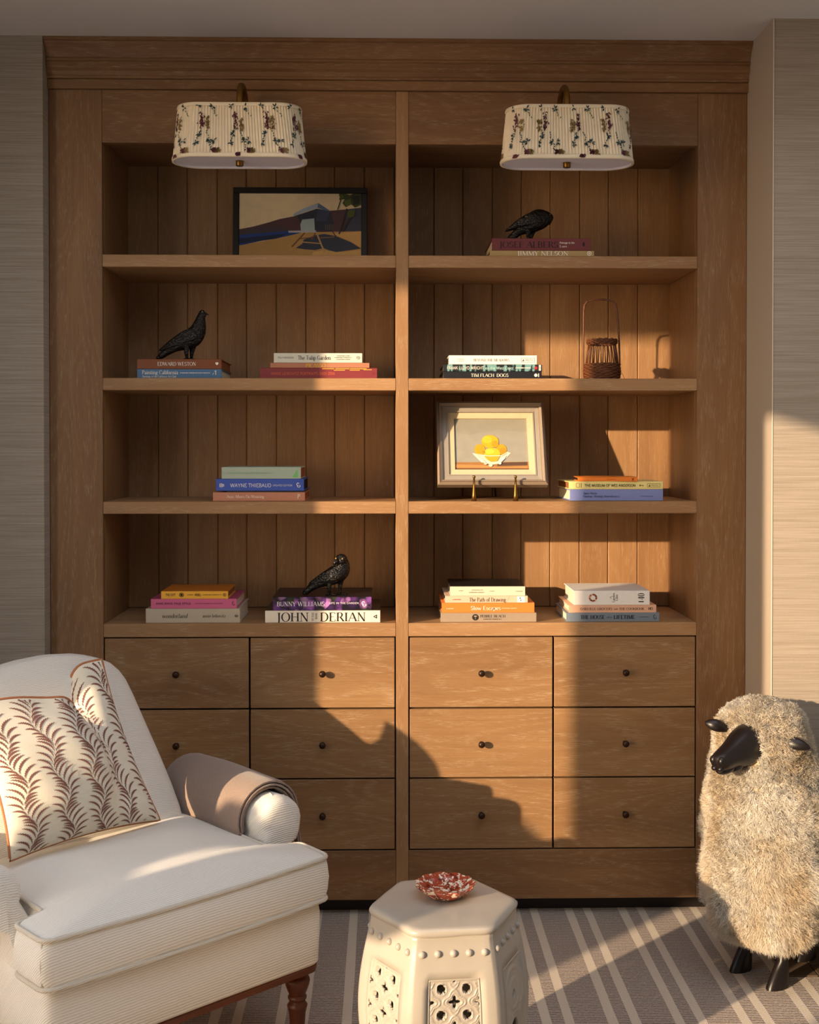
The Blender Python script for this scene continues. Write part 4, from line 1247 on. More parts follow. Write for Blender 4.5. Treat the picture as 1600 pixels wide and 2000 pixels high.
def make_lamp(label, x, seed):
    L = thing('picture_light', label, 'lamp', (x, -.182, 2.333), group='picture lights over the bookcase')
    NP = 104; n = NP * 8
    sh = MB()
    rr = []
    for i in range(9):
        h = .055 + .89 * i / 8
        ring = []
        for j in range(n):
            t = j / n
            ph = math.sin(2 * PI * NP * t + 0.7 * math.sin(2 * PI * 9 * t + seed))
            ring.append(shade_pt(t, h, (.0022 * ph)))
        rr.append(ring)
    sh.rings(rr, True, False, False)
    sh.build('pleated_shade', M_SHADE, L, smooth=True)
    for (h0, h1, nm) in ((-.005, .075, 'lower_trim'), (.935, 1.0, 'upper_trim')):
        tr = MB(); ring2 = []
        for h, off in ((h0, -.003), (h0, .0032), (lerp(h0, h1, .5), .0046), (h1, .0032), (h1, -.003)):
            ring2.append([shade_pt(j / 160, h, off) for j in range(160)])
        tr.rings(ring2 + [ring2[0]], True, False, False)
        fixnormals(tr.build(nm, M_SHADE, L, smooth=True))
    li = MB()
    li.rings([[shade_pt(j / 120, h, -.004) for j in range(120)] for h in (.0, .3, .6, .97)], True, False, False)
    li.build('lining', M_DIFF, L, smooth=True)
    df = MB(); ring = [shade_pt(j / 80, .03, -.005) for j in range(80)]
    df.rings([ring, [(p[0], p[1], p[2] + .003) for p in ring]], True, True, True)
    fixnormals(df.build('diffuser', M_DIFF, L))
    MB().lathe([(.0001, -.010), (.0105, -.010), (.0115, -.008), (.0115, .004), (.013, .0045), (.0001, .0046)], 20).build('finial', M_BRASS, L, smooth=True, angle=40)
    # gooseneck from the header board up over the shade
    pts = [(0, .180, .125), (0, .165, .150), (0, .160, .185)]
    for i in range(11):
        a = PI * i / 10
        pts.append((0, .08 + .08 * math.cos(a), .195 + .052 * math.sin(a)))
    pts += [(0, 0, .17), (0, 0, .03)]
    MB().tube(pts, .0095, 14).build('gooseneck', M_BRASS, L, smooth=True)
    MB().lathe([(.0001, 0), (.03, 0), (.03, .005), (.022, .009), (.0001, .0095)], 24, c=(0, .181, .125), axis='y').build('wall_plate', M_BRASS, L, smooth=True, angle=40)
    # printed sprigs on the cloth
    pr = MB()
    rnd = random.Random(seed)
    per = 4 * (.189 - .071) + 2 * PI * .071
    def leaf(s, z, ln, wd, ang, mi):
        pts_ = []
        for (a, b) in ((-1, 0), (-.45, .8), (.2, .9), (1, 0), (.2, -.9), (-.45, -.8)):
            u, v = a * ln / 2, b * wd / 2
            ss = s + u * math.cos(ang) - v * math.sin(ang); zz = z + u * math.sin(ang) + v * math.cos(ang)
            pts_.append(shade_pt(ss / per, min(.995, max(.0, zz / SH_H)), .0034 if .07 < zz / SH_H < .93 else .0056))
        pr.poly(pts_, mi)
    def sprig(s, z, n_=5, r_=.007, mi=0):
        for k in range(n_):
            a = rnd.uniform(0, 2 * PI)
            leaf(s + r_ * .7 * math.cos(a), z + r_ * .9 * math.sin(a), rnd.uniform(.008, .013), rnd.uniform(.003, .0048), a, mi)
    def cluster(s, z, hgt, mi):
        for k in range(34):
            leaf(s + rnd.gauss(0, .0036), z + rnd.uniform(-hgt / 2, hgt / 2), rnd.uniform(.006, .010), rnd.uniform(.003, .0046), rnd.uniform(.8, 2.4), mi)
    def vine(s0, z0, s1, z1, mi=0):
        k = max(3, int(math.hypot(s1 - s0, z1 - z0) / .006))
        for i in range(k):
            f = i / (k - 1)
            leaf(lerp(s0, s1, f) + rnd.uniform(-.003, .003), lerp(z0, z1, f), rnd.uniform(.006, .010), .0032, rnd.uniform(.6, 2.6), mi)
    step = per / 10
    for k in range(10):
        s = k * step + rnd.uniform(-.006, .006) + (.02 if seed % 2 else .045)
        cluster(s, .105 + rnd.uniform(-.004, .006), .050, 1); cluster(s + rnd.choice((-1, 1)) * .017, .098 + rnd.uniform(-.006, .006), .036, 2)
        sprig(s - .008, .066, 6); vine(s - .002, .082, s - .017, .038); sprig(s - .016, .04, 5)
        vine(s + .014, .075, s + .030, .02, 0); sprig(s + .022, .045, 6); sprig(s + .036, .047, 6, .008)
        cluster(s + .036, .018, .012, 1); cluster(s + .046, .018, .012, 2)
        sprig(s + .03, .146, 6, .008); vine(s + .03, .14, s + .045, .12, 3); sprig(s - .012, .149, 4)
        if k % 2: cluster(s + .005, .006, .008, 1)
    pr.build('printed_sprigs', M_PRINT, L, kind='stuff')
    return L
make_lamp('left brass picture light with pleated floral shade above the beach picture', -.432, 3)
make_lamp('right brass picture light with pleated floral shade above the head-down bird', .5455, 8)

# ------------------------------------------------------------------ upholstered armchair
def ribbed(name, a, b, rows=260, axis='Z'):
    n = NT(name)
    xyz = n.n('ShaderNodeSeparateXYZ')
    n.put(xyz.inputs[0], n.n('ShaderNodeTexCoord').outputs['Object'])
    wob = n.math('MULTIPLY', n.noise(n.coord('Object', (45, 45, 45)), 1, 2), 3.2)
    yz = n.math('ADD', n.math('MULTIPLY', xyz.outputs[1], .95), xyz.outputs[2])
    f = n.math('MULTIPLY_ADD', n.math('SINE', n.math('ADD', n.math('MULTIPLY', yz, rows * 3.1), wob)), .5, .5)
    g = n.noise(n.coord('Object', (420, 420, 420)), 1, 2)
    f = n.math('ADD', n.math('MULTIPLY', f, .6), n.math('MULTIPLY', g, .4))
    n.bump(f, .5, .002)
    return n.out(n.mix(n.ramp(f, [(.3, 0.0), (.7, 1.0)]), a, b), .92, 0, .15, .2)
M_FAB = ribbed('cream_ribbed_weave', '#ddd3c5', '#f0e8dc', 330)
M_FABY = ribbed('cream_ribbed_weave_top', '#ddd4c7', '#f0e9de', 330, 'Y')
M_PIPE = ribbed('cream_piping', '#c0b29e', '#e3d8c7', 500)
M_WALNUT = wood('walnut', 'Z', '#3a1a0d', '#6d3519', '#8a4a26', .12, .35)
M_WALNUTX = wood('walnut_rail', 'X', '#4a220f', '#7c3f1d', '#95552c', .12, .35)
AC = thing('armchair', 'cream upholstered armchair with rolled arms and turned walnut legs', 'armchair', (-.4185, -1.048, 0), (0, 0, R(41.5)))

def round_outline(pts, r, k=6):
    """rounded polygon outline (list of xy)"""
    out = []
    N = len(pts)
    for i in range(N):
        p = Vector(pts[i]); a = Vector(pts[i - 1]); b = Vector(pts[(i + 1) % N])
        rr = r[i] if isinstance(r, (list, tuple)) else r
        d0 = (a - p).normalized(); d1 = (b - p).normalized()
        ang = d0.angle(d1)
        q = min(rr / math.tan(ang / 2), (a - p).length * .49, (b - p).length * .49)
        s, e = p + d0 * q, p + d1 * q
        for j in range(k + 1):
            t = j / k
            out.append(((1 - t) ** 2) * s + 2 * t * (1 - t) * p + t * t * e)
    # fill long straight runs
    res = []
    for i in range(len(out)):
        a, b = out[i], out[(i + 1) % len(out)]
        m = max(1, int((b - a).length / .03))
        for j in range(m):
            res.append(a + (b - a) * j / m)
    return res
TO = round_outline([(-.371, 0), (.371, 0), (.376, .125), (.300, .150), (.296, .56), (-.296, .56), (-.300, .150), (-.376, .125)], [.03, .03, .022, .02, .05, .05, .02, .022])
for i, p in enumerate(TO):
    if p.y < .02: p.y -= .014 * (1 - (p.x / .371) ** 2)
CEN = Vector((0, .12))
def cushion_ring(k, z, grow=0):
    out = []
    for p in TO:
        d = p - CEN
        q = CEN + d * k + d.normalized() * grow
        out.append((q.x, q.y, z))
    return out
def crown(k): return .474 + .040 * (1 - k ** 2.4)
cu = MB()
rings_ = [cushion_ring(k, .366 - .004 * (1 - k)) for k in (.02, .5, .9, .985)]
rings_ += [cushion_ring(1, .3705, .002), cushion_ring(1, .39, .009), cushion_ring(1, .42, .012), cushion_ring(1, .45, .009), cushion_ring(1, .4695, .002)]
rings_ += [cushion_ring(k, crown(k)) for k in (.985, .95, .88, .78, .65, .5, .35, .2, .08, .01)]
# the seat dips where the pillow and sitters press it
cu.rings(rings_, True, True, True)
fixnormals(cu.build('seat_cushion', M_FABY, AC, smooth=True))
for z in (.369, .4715):
    MB().tube(cushion_ring(1, z, .004), .0056, 8, True).build('piping', M_PIPE, AC, smooth=True)
# seams at the front corners of the boxing strip
for s in (-1, 1):
    MB().tube([(s * .372, .012, .376), (s * .3775, .008, .42), (s * .372, .012, .464)], .0024, 6).build('corner_seam', M_PIPE, AC, smooth=True)
# upholstered base
BO = round_outline([(-.362, .012), (.362, .012), (.362, .60), (.30, .76), (-.30, .76), (-.362, .60)], .03)
ba = MB()
def base_ring(z, g):
    c = Vector((0, .38))
    return [((p + (p - c).normalized() * g).x, (p + (p - c).normalized() * g).y, z) for p in BO]
ba.rings([base_ring(.207, -.006), base_ring(.214, 0), base_ring(.28, .003), base_ring(.335, .004), base_ring(.352, .001), base_ring(.362, -.010), base_ring(.364, -.03)], True, True, True)
fixnormals(ba.build('base', M_FAB, AC, smooth=True, angle=60))
rl = MB()
rl.rings([base_ring(.186, -.012), base_ring(.1885, -.006), base_ring(.203, -.003), base_ring(.2065, -.008)], True, True, True)
fixnormals(rl.build('base_rail', M_WALNUTX, AC, smooth=True, angle=40))
# rolled arms
ROLL_X, ROLL_Z, ROLL_R = .388, .502, .066
def arm_section(y, s, k=1.0, dz=0):
    """closed section of the arm in the x/z plane; k shrinks the roll at the front end"""
    cx, cz, r_ = ROLL_X, ROLL_Z + dz, ROLL_R * k
    pts = [(.302, .30), (.301, .39), (.306, .43)]
    for i in range(15):
        a = R(200 - i * 250 / 14)
        pts.append((cx + r_ * 1.04 * math.cos(a), cz + r_ * math.sin(a)))
    pts += [(.366, .43), (.360, .38), (.356, .30), (.356, .24), (.31, .24)]
    lean = .048 * max(0, 1 - max(0, y - .19) / .2)            # the scroll sits back from the lower front
    return [(s * x, y + lean * min(1, max(0, (z - .38) / .10)), z) for x, z in pts]
for s in (-1, 1):
    ar = MB()
    secs = [arm_section(.160, s, .55), arm_section(.163, s, .80), arm_section(.172, s, .95), arm_section(.19, s, 1.02), arm_section(.25, s, 1.0), arm_section(.40, s, .98, .002), arm_section(.55, s, .97, .006), arm_section(.66, s, .95, .008), arm_section(.69, s, .8, .008)]
    ar.rings(secs, True, True, True)
    o = fixnormals(ar.build('arm', M_FAB, AC, smooth=True))
    # gathered pleats on the scroll of the arm
    for k in range(5):
        a0_ = R(20 + k * 34)                  # soft creases that sweep round the scroll
        pl_ = MB()
        c = Vector((s * ROLL_X, .208, ROLL_Z))
        pts_ = []
        for i in range(7):
            f = i / 6
            a = a0_ - f * R(38)
            d = Vector((s * math.cos(a), 0, math.sin(a)))
            pts_.append(c + d * lerp(.034, .0655, min(1, f * 1.6)) + Vector((0, lerp(.0005, .075, f ** 1.6), 0)))
        pl_.tube(pts_, [.0012, .0026, .0034, .0036, .0032, .0024, .0010], 8)
        pl_.build('gathered_pleat', M_FAB, o, smooth=True)
    fp = MB().tube([(s * .296, .157, .20), (s * .2965, .155, .36), (s * .2965, .156, .46)], .0042, 6)
    fp.build('piping', M_PIPE, AC, smooth=True)
# back
HWT = [(.20, .300), (.45, .292), (.55, .278), (.62, .264), (.70, .247), (.80, .226), (.845, .212), (.875, .185), (.895, .145), (.908, .088), (.914, .02)]
bkm = MB()
def back_section(z):
    hw = interp(HWT, z)
    yf = .566 + (max(z, .46) - .62) * .6
    th = interp([(.2, .24), (.46, .20), (.62, .15), (.80, .12), (.87, .10), (.90, .066), (.914, .03)], z)
    yc = yf + th / 2 + interp([(.2, 0), (.85, 0), (.914, .02)], z)
    out = []
    n = 44
    for j in range(n):
        a = 2 * PI * j / n
        ca, sa = math.cos(a), math.sin(a)
        x = hw * math.copysign(abs(ca) ** .40, ca); y = th / 2 * math.copysign(abs(sa) ** .62, sa)
        out.append((x, yc + y - .012 * (1 - (x / .30) ** 2) * (1 if sa < 0 else 0), z))
    return out
bkm.rings([back_section(z) for z in (.21, .33, .44, .50, .56, .62, .68, .74, .79, .83, .855, .875, .89, .90, .908, .914)], True, True, True)
fixnormals(bkm.build('back', M_FAB, AC, smooth=True))
# legs: turned in front, square tapered behind
leg_prof = [(.0001, 0), (.013, 0), (.0145, .004), (.0165, .012), (.0155, .030), (.0185, .075), (.0215, .088), (.0225, .092), (.0185, .098), (.0165, .103), (.0205, .108), (.021, .112), (.0175, .117), (.021, .125), (.0262, .140), (.0278, .150), (.0255, .157), (.0205, .160), (.0225, .164), (.027, .168), (.027, .1735), (.0001, .174)]
for s in (-1, 1):
    MB().lathe([(r_ * 1.14, z * .186 / .174) for r_, z in leg_prof], 24, c=(s * .322, .062, 0)).build('leg', M_WALNUT, AC, smooth=True, angle=50)
for s in (-1, 1):
    lg = MB()
    def sq(x, y, h, z): return [(x - h, y - h, z), (x + h, y - h, z), (x + h, y + h, z), (x - h, y + h, z)]
    lg.rings([sq(s * .285, .755, .015, 0), sq(s * .28, .70, .022, .186)], True, True, True)
    fixnormals(lg.build('leg', M_WALNUT, AC))

# ------------------------------------------------------------------ patterned pillow leaning in the chair
M_PIL = NT('cream_cotton')
M_PIL = M_PIL.out(M_PIL.mix(M_PIL.noise(M_PIL.coord(), 18, 3), '#dcd0b8', '#ece3d0'), .85, 0, .2)
M_FERN = plain('#86564c', .85, .12, scale=200)
M_PILPIPE = plain('#b5744c', .75)
PL = thing('pillow', 'cream square pillow printed with brown fern fronds leaning in the armchair', 'pillow', (-.4185, -1.048, 0), (0, 0, R(41.5)))
def sstep(a, b, x):
    t = min(1, max(0, (x - a) / (b - a)))
    return t * t * (3 - 2 * t)
def pil(u, v, side=-1, off=0.0):
    """point of the pillow surface in chair coordinates; u,v in -1..1, side -1 = front"""
    k = (v + 1) / 2
    # bottom edge and top edge of the (chopped, slumped) pillow
    bx, by, bz = lerp(-.262, .156, (u + 1) / 2), lerp(.412, .440, (u + 1) / 2), .503
    tx, ty = lerp(-.345, .132, (u + 1) / 2), lerp(.490, .705, sstep(.22, .58, u))
    tz = lerp(.868, .893, (u + 1) / 2)
    dip = .150 * math.exp(-((u - .40) / .17) ** 2) + .025 * math.exp(-((u - .05) / .4) ** 2)
    bow = (1 - u * u)
    x = lerp(bx, tx, k); y = lerp(by, ty, k ** 1.15); z = lerp(bz, tz, k) - dip * k ** 5
    x *= 1; x += -u * .022 * (1 - v * v)                       # sides pull in between the corners
    z += .016 * bow * (1 - k) ** 3                              # bottom edge curves up
    th = .078 * (max(0, 1 - u * u) ** .5) * (max(0, 1 - v * v) ** (.5 if v < 0 else .95)) + .003
    th *= 1 - .60 * math.exp(-((u - .42) / .24) ** 2) * sstep(.0, .9, v)   # crease beside the right ear
    th += .004 * math.sin(7 * u + 5 * v) * (1 - u * u) * (1 - v * v)
    d = side * (th + off)
    tilt = R(17)
    return (x, y + d * math.cos(tilt) * (1 if side < 0 else .6), z - d * math.sin(tilt) * .5 + .004)
NU = 40
pm = MB()
for side in (-1, 1):
    v_, f_ = [], []
    for i in range(NU + 1):
        for j in range(NU + 1):
            # denser near the edges
            u = math.sin((-1 + 2 * i / NU) * PI / 2); v = math.sin((-1 + 2 * j / NU) * PI / 2)
            v_.append(pil(u, v, side))
    for i in range(NU):
        for j in range(NU):
            a = i * (NU + 1) + j
            q = (a, a + 1, a + NU + 2, a + NU + 1)
            f_.append(q if side == 1 else q[::-1])
    pm.add(v_, f_)
po = pm.build('cover', M_PIL, PL, smooth=True)
bm_ = bmesh.new(); bm_.from_mesh(po.data); bmesh.ops.remove_doubles(bm_, verts=bm_.verts, dist=.0002)
bmesh.ops.recalc_face_normals(bm_, faces=bm_.faces); bm_.to_mesh(po.data); bm_.free()
edge = []
for k in range(60): edge.append((-1 + 2 * k / 60, -1))
for k in range(60): edge.append((1, -1 + 2 * k / 60))
for k in range(60): edge.append((1 - 2 * k / 60, 1))
for k in range(60): edge.append((-1, 1 - 2 * k / 60))
MB().tube([tuple((Vector(pil(u, v, -1)) + Vector(pil(u, v, 1))) / 2) for u, v in edge], .0042, 8, True).build('piping', M_PILPIPE, PL, smooth=True)
# fern print: each frond a wavy tapering stroke following the cloth
fern = MB()
rnd = random.Random(5)
def to_uv(a, b):
    return a / .225, b / .21
def frond(a, b, side, ln, a0, bend):
    K = 18
    x, y = a, b
    pts = []
    for i in range(K + 1):
        pts.append((x, y))
        an = a0 - bend * (i / K) ** .8
        x += side * math.cos(an) * ln / K; y += math.sin(an) * ln / K
    P0 = None
    for i in range(K + 1):
        t = i / K
        w = .0046 * (math.sin(PI * min(1, t * .93 + .03)) ** 1.1) + .0004
        d = (pts[min(i + 1, K)][0] - pts[max(i - 1, 0)][0], pts[min(i + 1, K)][1] - pts[max(i - 1, 0)][1])
        m = math.hypot(*d) or 1
        nx, ny = -d[1] / m, d[0] / m
        zig = .0011 * (1 if i % 2 else -1) * (t > .15)
        q = []
        for (xx, yy) in ((pts[i][0] + nx * (w / 2 + zig), pts[i][1] + ny * (w / 2 + zig)), (pts[i][0] - nx * (w / 2 - zig), pts[i][1] - ny * (w / 2 - zig))):
            u, v = to_uv(xx, yy)
            if abs(u) > .985 or abs(v) > .985: q = None; break
            q.append(pil(u, v, -1, .0012))
        if q and P0: fern.add([P0[0], q[0], q[1], P0[1]], [(0, 1, 2, 3)])
        P0 = q
for c in range(-3, 4):
    base = c * .100 + .020
    b = -.25
    while b < .22:
        ph = 2 * PI * (b / .125) + c * 1.9
        a = base + .013 * math.sin(ph) - .012 * (b / .2)
        sl = math.cos(ph)
        for side in (-1, 1):
            frond(a + side * .0022, b, side, .045 * (1 - .22 * side * sl) * rnd.uniform(.94, 1.06), R(80 - 12 * side * sl), R(82))
        b += .0138
fern.build('fern_print', M_FERN, PL, kind='stuff')

# ------------------------------------------------------------------ folded throw over the right arm
M_THROW = NT('taupe_wool')
_f = M_THROW.noise(M_THROW.coord('Object', (300, 300, 300)), 1, 3)
M_THROW.bump(_f, .35, .0015)
M_THROW = M_THROW.out(M_THROW.mix(_f, '#7f695c', '#a08a7b'), .95, 0, .1, .4)
TH = thing('throw_blanket', 'folded taupe wool throw draped over the right chair arm', 'blanket', (-.4185, -1.048, 0), (0, 0, R(41.5)))
def throw_profile(g, y, seed):
    cx, cz = ROLL_X, ROLL_Z + .002
    r_ = ROLL_R + .006 + g
    w = .0022 * math.sin(23 * y + seed)
    pts = [(.305 - g * .5, .452), (.309 - g * .9, .478)]
    for i in range(17):
        a = R(195 - i * 215 / 16)
        pts.append((cx + (r_ * 1.04 + w * .4) * math.cos(a), cz + (r_ + w * .3) * math.sin(a)))
    pts += [(.463 + g + w, .475), (.468 + g + w * 2, .43), (.471 + g + w * 3, .38), (.472 + g + w * 3, .32), (.472 + g + w * 3, .26)]
    return pts
for lay_, (g0, g1, ya, yb) in enumerate(((0.0005, .0075, .276, .655), (.0085, .0155, .270, .66), (.0165, .0245, .273, .665))):
    th_ = MB(); secs = []
    ny = 26
    for i in range(ny + 1):
        y = lerp(ya, yb, i / ny)
        e = .0025 * math.sin(1.7 * lay_ + i) * (i < 2)
        bulge = .004 * math.sin(PI * i / ny)
        o_ = throw_profile(g1 + bulge * (lay_ == 2), y + e, lay_); i_ = throw_profile(g0, y + e, lay_)
        if i in (0, ny):
            mid_ = [((p[0] + q[0]) / 2, (p[1] + q[1]) / 2) for p, q in zip(o_, i_)]
            o_ = [(lerp(p[0], m[0], .45), lerp(p[1], m[1], .45)) for p, m in zip(o_, mid_)]; i_ = [(lerp(p[0], m[0], .45), lerp(p[1], m[1], .45)) for p, m in zip(i_, mid_)]
        secs.append([(x, y, z) for x, z in o_ + i_[::-1]])
    th_.rings(secs, True, True, True)
    o = fixnormals(th_.build('fold', M_THROW, TH, smooth=True, angle=55))

# ------------------------------------------------------------------ pierced ceramic garden stool
def ceramic():
    n = NT('cream_glaze')
    f = n.noise(n.coord(), 6, 4, .6)
    s = n.noise(n.coord(), 160, 2)
    col = n.mix(f, (162, 152, 139), (178, 169, 156))
    col = n.mix(n.ramp(s, [(.74, 0.0), (.78, .5)]), col, '#7d6a58')
    return n.out(col, n.math('MULTIPLY_ADD', f, .15, .25), 0, .5)
M_CER = ceramic()
ST = thing('garden_stool', 'cream glazed hexagonal garden stool with pierced panels', 'stool', (.133, -1.068, 0))
A0 = 5
RZ = [(0, .135), (.02, .146), (.05, .161), (.10, .178), (.15, .189), (.20, .1955), (.25, .1975), (.30, .194), (.35, .186), (.40, .1755), (.43, .168), (.445, .164)]
def Rz(z):
    # smooth barrel profile
    zs = [t[0] for t in RZ]; i = min(max(int(np.searchsorted(zs, z)) - 1, 1), len(RZ) - 3)
    p0, p1, p2, p3 = RZ[i - 1][1], RZ[i][1], RZ[i + 1][1], RZ[i + 2][1]
    t = min(1, max(0, (z - zs[i]) / (zs[i + 1] - zs[i])))
    if z <= zs[1]: return interp(RZ, z)
    return .5 * ((2 * p1) + (-p0 + p2) * t + (2 * p0 - 5 * p1 + 4 * p2 - p3) * t * t + (-p0 + 3 * p1 - 3 * p2 + p3) * t ** 3)
def face_pt(i, a, z, off=0):
    """a -1..1 across face i, off = outward"""
    r_ = Rz(z)
    t0, t1 = R(A0 + 60 * i), R(A0 + 60 * i + 60)
    p0 = Vector((math.cos(t0), math.sin(t0), 0)) * r_; p1 = Vector((math.cos(t1), math.sin(t1), 0)) * r_
    nrm = (p0 + p1).normalized()
    # soft corners
    e = max(0, abs(a) - .90) / .10
    p = p0.lerp(p1, (a + 1) / 2) - nrm * 0 + nrm * off
    p -= p.normalized() * (.004 * e * e)
    return Vector((p.x, p.y, z))
PA, PZ0, PZ1 = .60, .085, .358
# body: hex barrel with one opening per face
bd = MB()
zs = sorted(set([0, .01, .03, .06] + list(np.linspace(PZ0, PZ1, 15)) + [.375, .39, .405, .42, .435, .445]))
as_ = [-1, -.95, -.9, -.75, -PA, -.3, 0, .3, PA, .75, .9, .95, 1]
for i in range(6):
    v_, f_ = [], []
    for a in as_:
        for z in zs:
            v_.append(face_pt(i, a, z))
    nz = len(zs)
    for p in range(len(as_) - 1):
        for q in range(nz - 1):
            if as_[p] >= -PA - 1e-6 and as_[p + 1] <= PA + 1e-6 and zs[q] >= PZ0 - 1e-6 and zs[q + 1] <= PZ1 + 1e-6:
                continue
            k = p * nz + q
            f_.append((k, k + nz, k + nz + 1, k + 1))
    bd.add(v_, f_)
bo = bd.build('body', M_CER, ST, smooth=True, angle=35)
bm_ = bmesh.new(); bm_.from_mesh(bo.data); bmesh.ops.remove_doubles(bm_, verts=bm_.verts, dist=.0003); bm_.to_mesh(bo.data); bm_.free()
bo.data.set_sharp_from_angle(angle=R(38))
so = bo.modifiers.new('wall', 'SOLIDIFY'); so.thickness = .012; so.offset = -1
# lid slab with a rolled edge
ld = MB()
def hexring(r_, z, k=10):
    out = []
    for i in range(6):
        t0, t1 = R(A0 + 60 * i), R(A0 + 60 * i + 60)
        p0 = Vector((math.cos(t0), math.sin(t0))) * r_; p1 = Vector((math.cos(t1), math.sin(t1))) * r_
        for j in range(k):
            q = p0.lerp(p1, j / k)
            e = max(0, abs(2 * j / k - 1) - .85) / .15
            q = q - q.normalized() * (.004 * e * e)
            out.append((q.x, q.y, z + (.0012 * math.sin(5 * t0 + j * .7) if z < .456 else 0)))
    return out
ld.rings([hexring(.150, .440), hexring(.1655, .4405), hexring(.1715, .4435), hexring(.1735, .449), hexring(.1725, .4545), hexring(.168, .4585), hexring(.160, .460), hexring(.155, .4606), hexring(.08, .461), hexring(.004, .461)], True, True, True)
fixnormals(ld.build('lid', M_CER, ST, smooth=True))
# pierced panels: cells outside the holes, clipped along the hole outline
def clip_panel(f_h, nu, nv, mapp):
    """f_h(u, w) -> (solid value, height); returns MB of the solid part"""
    mb = MB(); cache = {}
    verts, faces = mb.v, mb.f
    us = np.linspace(-1, 1, nu); ws = np.linspace(0, 1, nv)
    val = [[f_h(u, w) for w in ws] for u in us]
    def vid(key, u, w):
        if key not in cache:
            cache[key] = len(verts); verts.append(tuple(mapp(u, w, f_h(u, w)[1])))
        return cache[key]
    for i in range(nu - 1):
        for j in range(nv - 1):
            for tri in (((i, j), (i + 1, j), (i + 1, j + 1)), ((i, j), (i + 1, j + 1), (i, j + 1))):
                out = []
                for k in range(3):
                    A, B = tri[k], tri[(k + 1) % 3]
                    fa, fb = val[A[0]][A[1]][0], val[B[0]][B[1]][0]
                    if fa > 0: out.append(vid(A, us[A[0]], ws[A[1]]))
                    if (fa > 0) != (fb > 0):
                        t = fa / (fa - fb)
                        lo_, hi_ = (A, B) if A < B else (B, A)
                        out.append(vid((lo_, hi_), us[A[0]] + t * (us[B[0]] - us[A[0]]), ws[A[1]] + t * (ws[B[1]] - ws[A[1]])))
                if len(out) >= 3:
                    faces.append(tuple(out)); mb.mi.append(0)
    return mb
PW = .118 / 2; PH = PZ1 - PZ0
P_ = .0565
def lattice(u, w):
    x, z = u * PW, (w - 1) * PH          # z measured down from the top
    best = 1; hgt = 0
    bx = min(PW - abs(x), -z, z + PH)    # distance to the border
    def node(cx, cz, r0, k4, rot=0):
        dx_, dz_ = x - cx, z - cz
        r_ = math.hypot(dx_, dz_); a = math.atan2(dz_, dx_) + rot
        return r_, a
    zt = -.0475
    for ia in (-1, 0, 1):
        for jj in range(-1, 7):
            cx, cz = ia * P_, zt - jj * P_ * .93
            if abs(x - cx) < .03 and abs(z - cz) < .03:
                r_, a = node(cx, cz, 0, 0)
                best = min(best, r_ - .0092 * (1 + .42 * math.cos(4 * a)))
                q = r_ / (1 + .20 * math.cos(4 * a))
                if q < .030: hgt = max(hgt, .0022 * math.exp(-((q - .0150) / .0016) ** 2), .0024 * math.exp(-((q - .0205) / .0016) ** 2))
            cx, cz = (ia + .5) * P_, zt + P_ * .465 - jj * P_ * .93
            if abs(x - cx) < .03 and abs(z - cz) < .03:
                r_, a = node(cx, cz, 0, 0)
                best = min(best, r_ - .0112 * (1 - .10 * math.cos(4 * a)))
                if r_ < .013: hgt = max(hgt, .0012)
    if bx < .0045:
        best = max(best, .0045 - bx); hgt = .003 * min(1, bx / .001) * (1 if bx < .0035 else .4)
    elif bx < .0075: hgt = 0
    return best, hgt - .003
def medallion(u, w):
    x, z = u * PW, (w - .42) * PH
    bx = min(PW - abs(x), w * PH, (1 - w) * PH)
    r_ = math.hypot(x, z); a = math.atan2(z, x)
    best = r_ - .030
    hgt = .003 * math.exp(-((r_ - .036) / .0022) ** 2) + .0022 * math.exp(-((r_ - .044) / .002) ** 2)
    d = abs(z) - .066
    if abs(z) > .05:
        best = min(best, math.hypot(x, abs(z) - .085) - .0105)
        hgt += .002 * max(0, math.sin(260 * math.hypot(x, abs(z) - .085)))
    else:
        hgt += .0018 * max(0, math.sin(10 * a) * math.sin(170 * (r_ - .046))) * (r_ > .048)
    if bx < .0045:
        best = max(best, .004); hgt = .003
    return best, hgt - .003
for i in range(6):
    fn = medallion if i in (5, 2) else lattice
    pn = clip_panel(fn, 62, 124, lambda u, w, h, i=i: face_pt(i, u * PA, lerp(PZ0, PZ1, w), h))
    o = pn.build('pierced_panel', M_CER, ST, smooth=True)
    sd = o.modifiers.new('thick', 'SOLIDIFY'); sd.thickness = .009; sd.offset = -1
stud0 = None
for i in range(6):
    for j in range(5):
        a = -.78 + .39 * j
        p = face_pt(i, a, .408 if True else 0, 0)
        if stud0 is None:
            stud0 = MB().sphere((0, 0, 0), (.0078, .0078, .0078), 12, 8).build('stud', M_CER, ST, smooth=True, loc=p)
        else:
            copy_part(stud0, ST, p)

# ------------------------------------------------------------------ scalloped dish
def splatter():
    n = NT('splattered_red_glaze')
    f = n.noise(n.coord('Object', (1, 1, 1)), 95, 4, .6, .5)
    g = n.noise(n.coord('Object', (1, 1, 1), (0, 0, .5)), 60, 3, .5)
    col = n.mix(n.ramp(g, [(.5, 0.0), (.62, 1.0)]), '#a8452c', '#6d2718')
    col = n.mix(n.ramp(f, [(.535, 0.0), (.575, 1.0)]), col, '#ecdcc4')
    return n.out(col, .2, 0, .6)
DS = thing('dish', 'scalloped terracotta dish splattered with cream glaze on the stool', 'dish', (.138, -1.035, .4619))
def wave(a, h): return 1 + .045 * (h / .03) * math.cos(11 * a)
dm = MB().lathe([(.0001, .0008), (.026, .0008), (.034, 0), (.044, .006), (.058, .017), (.067, .0275), (.0685, .0295), (.0665, .0300), (.0555, .0205), (.040, .0105), (.022, .0075), (.0001, .007)], 88, mod=wave)
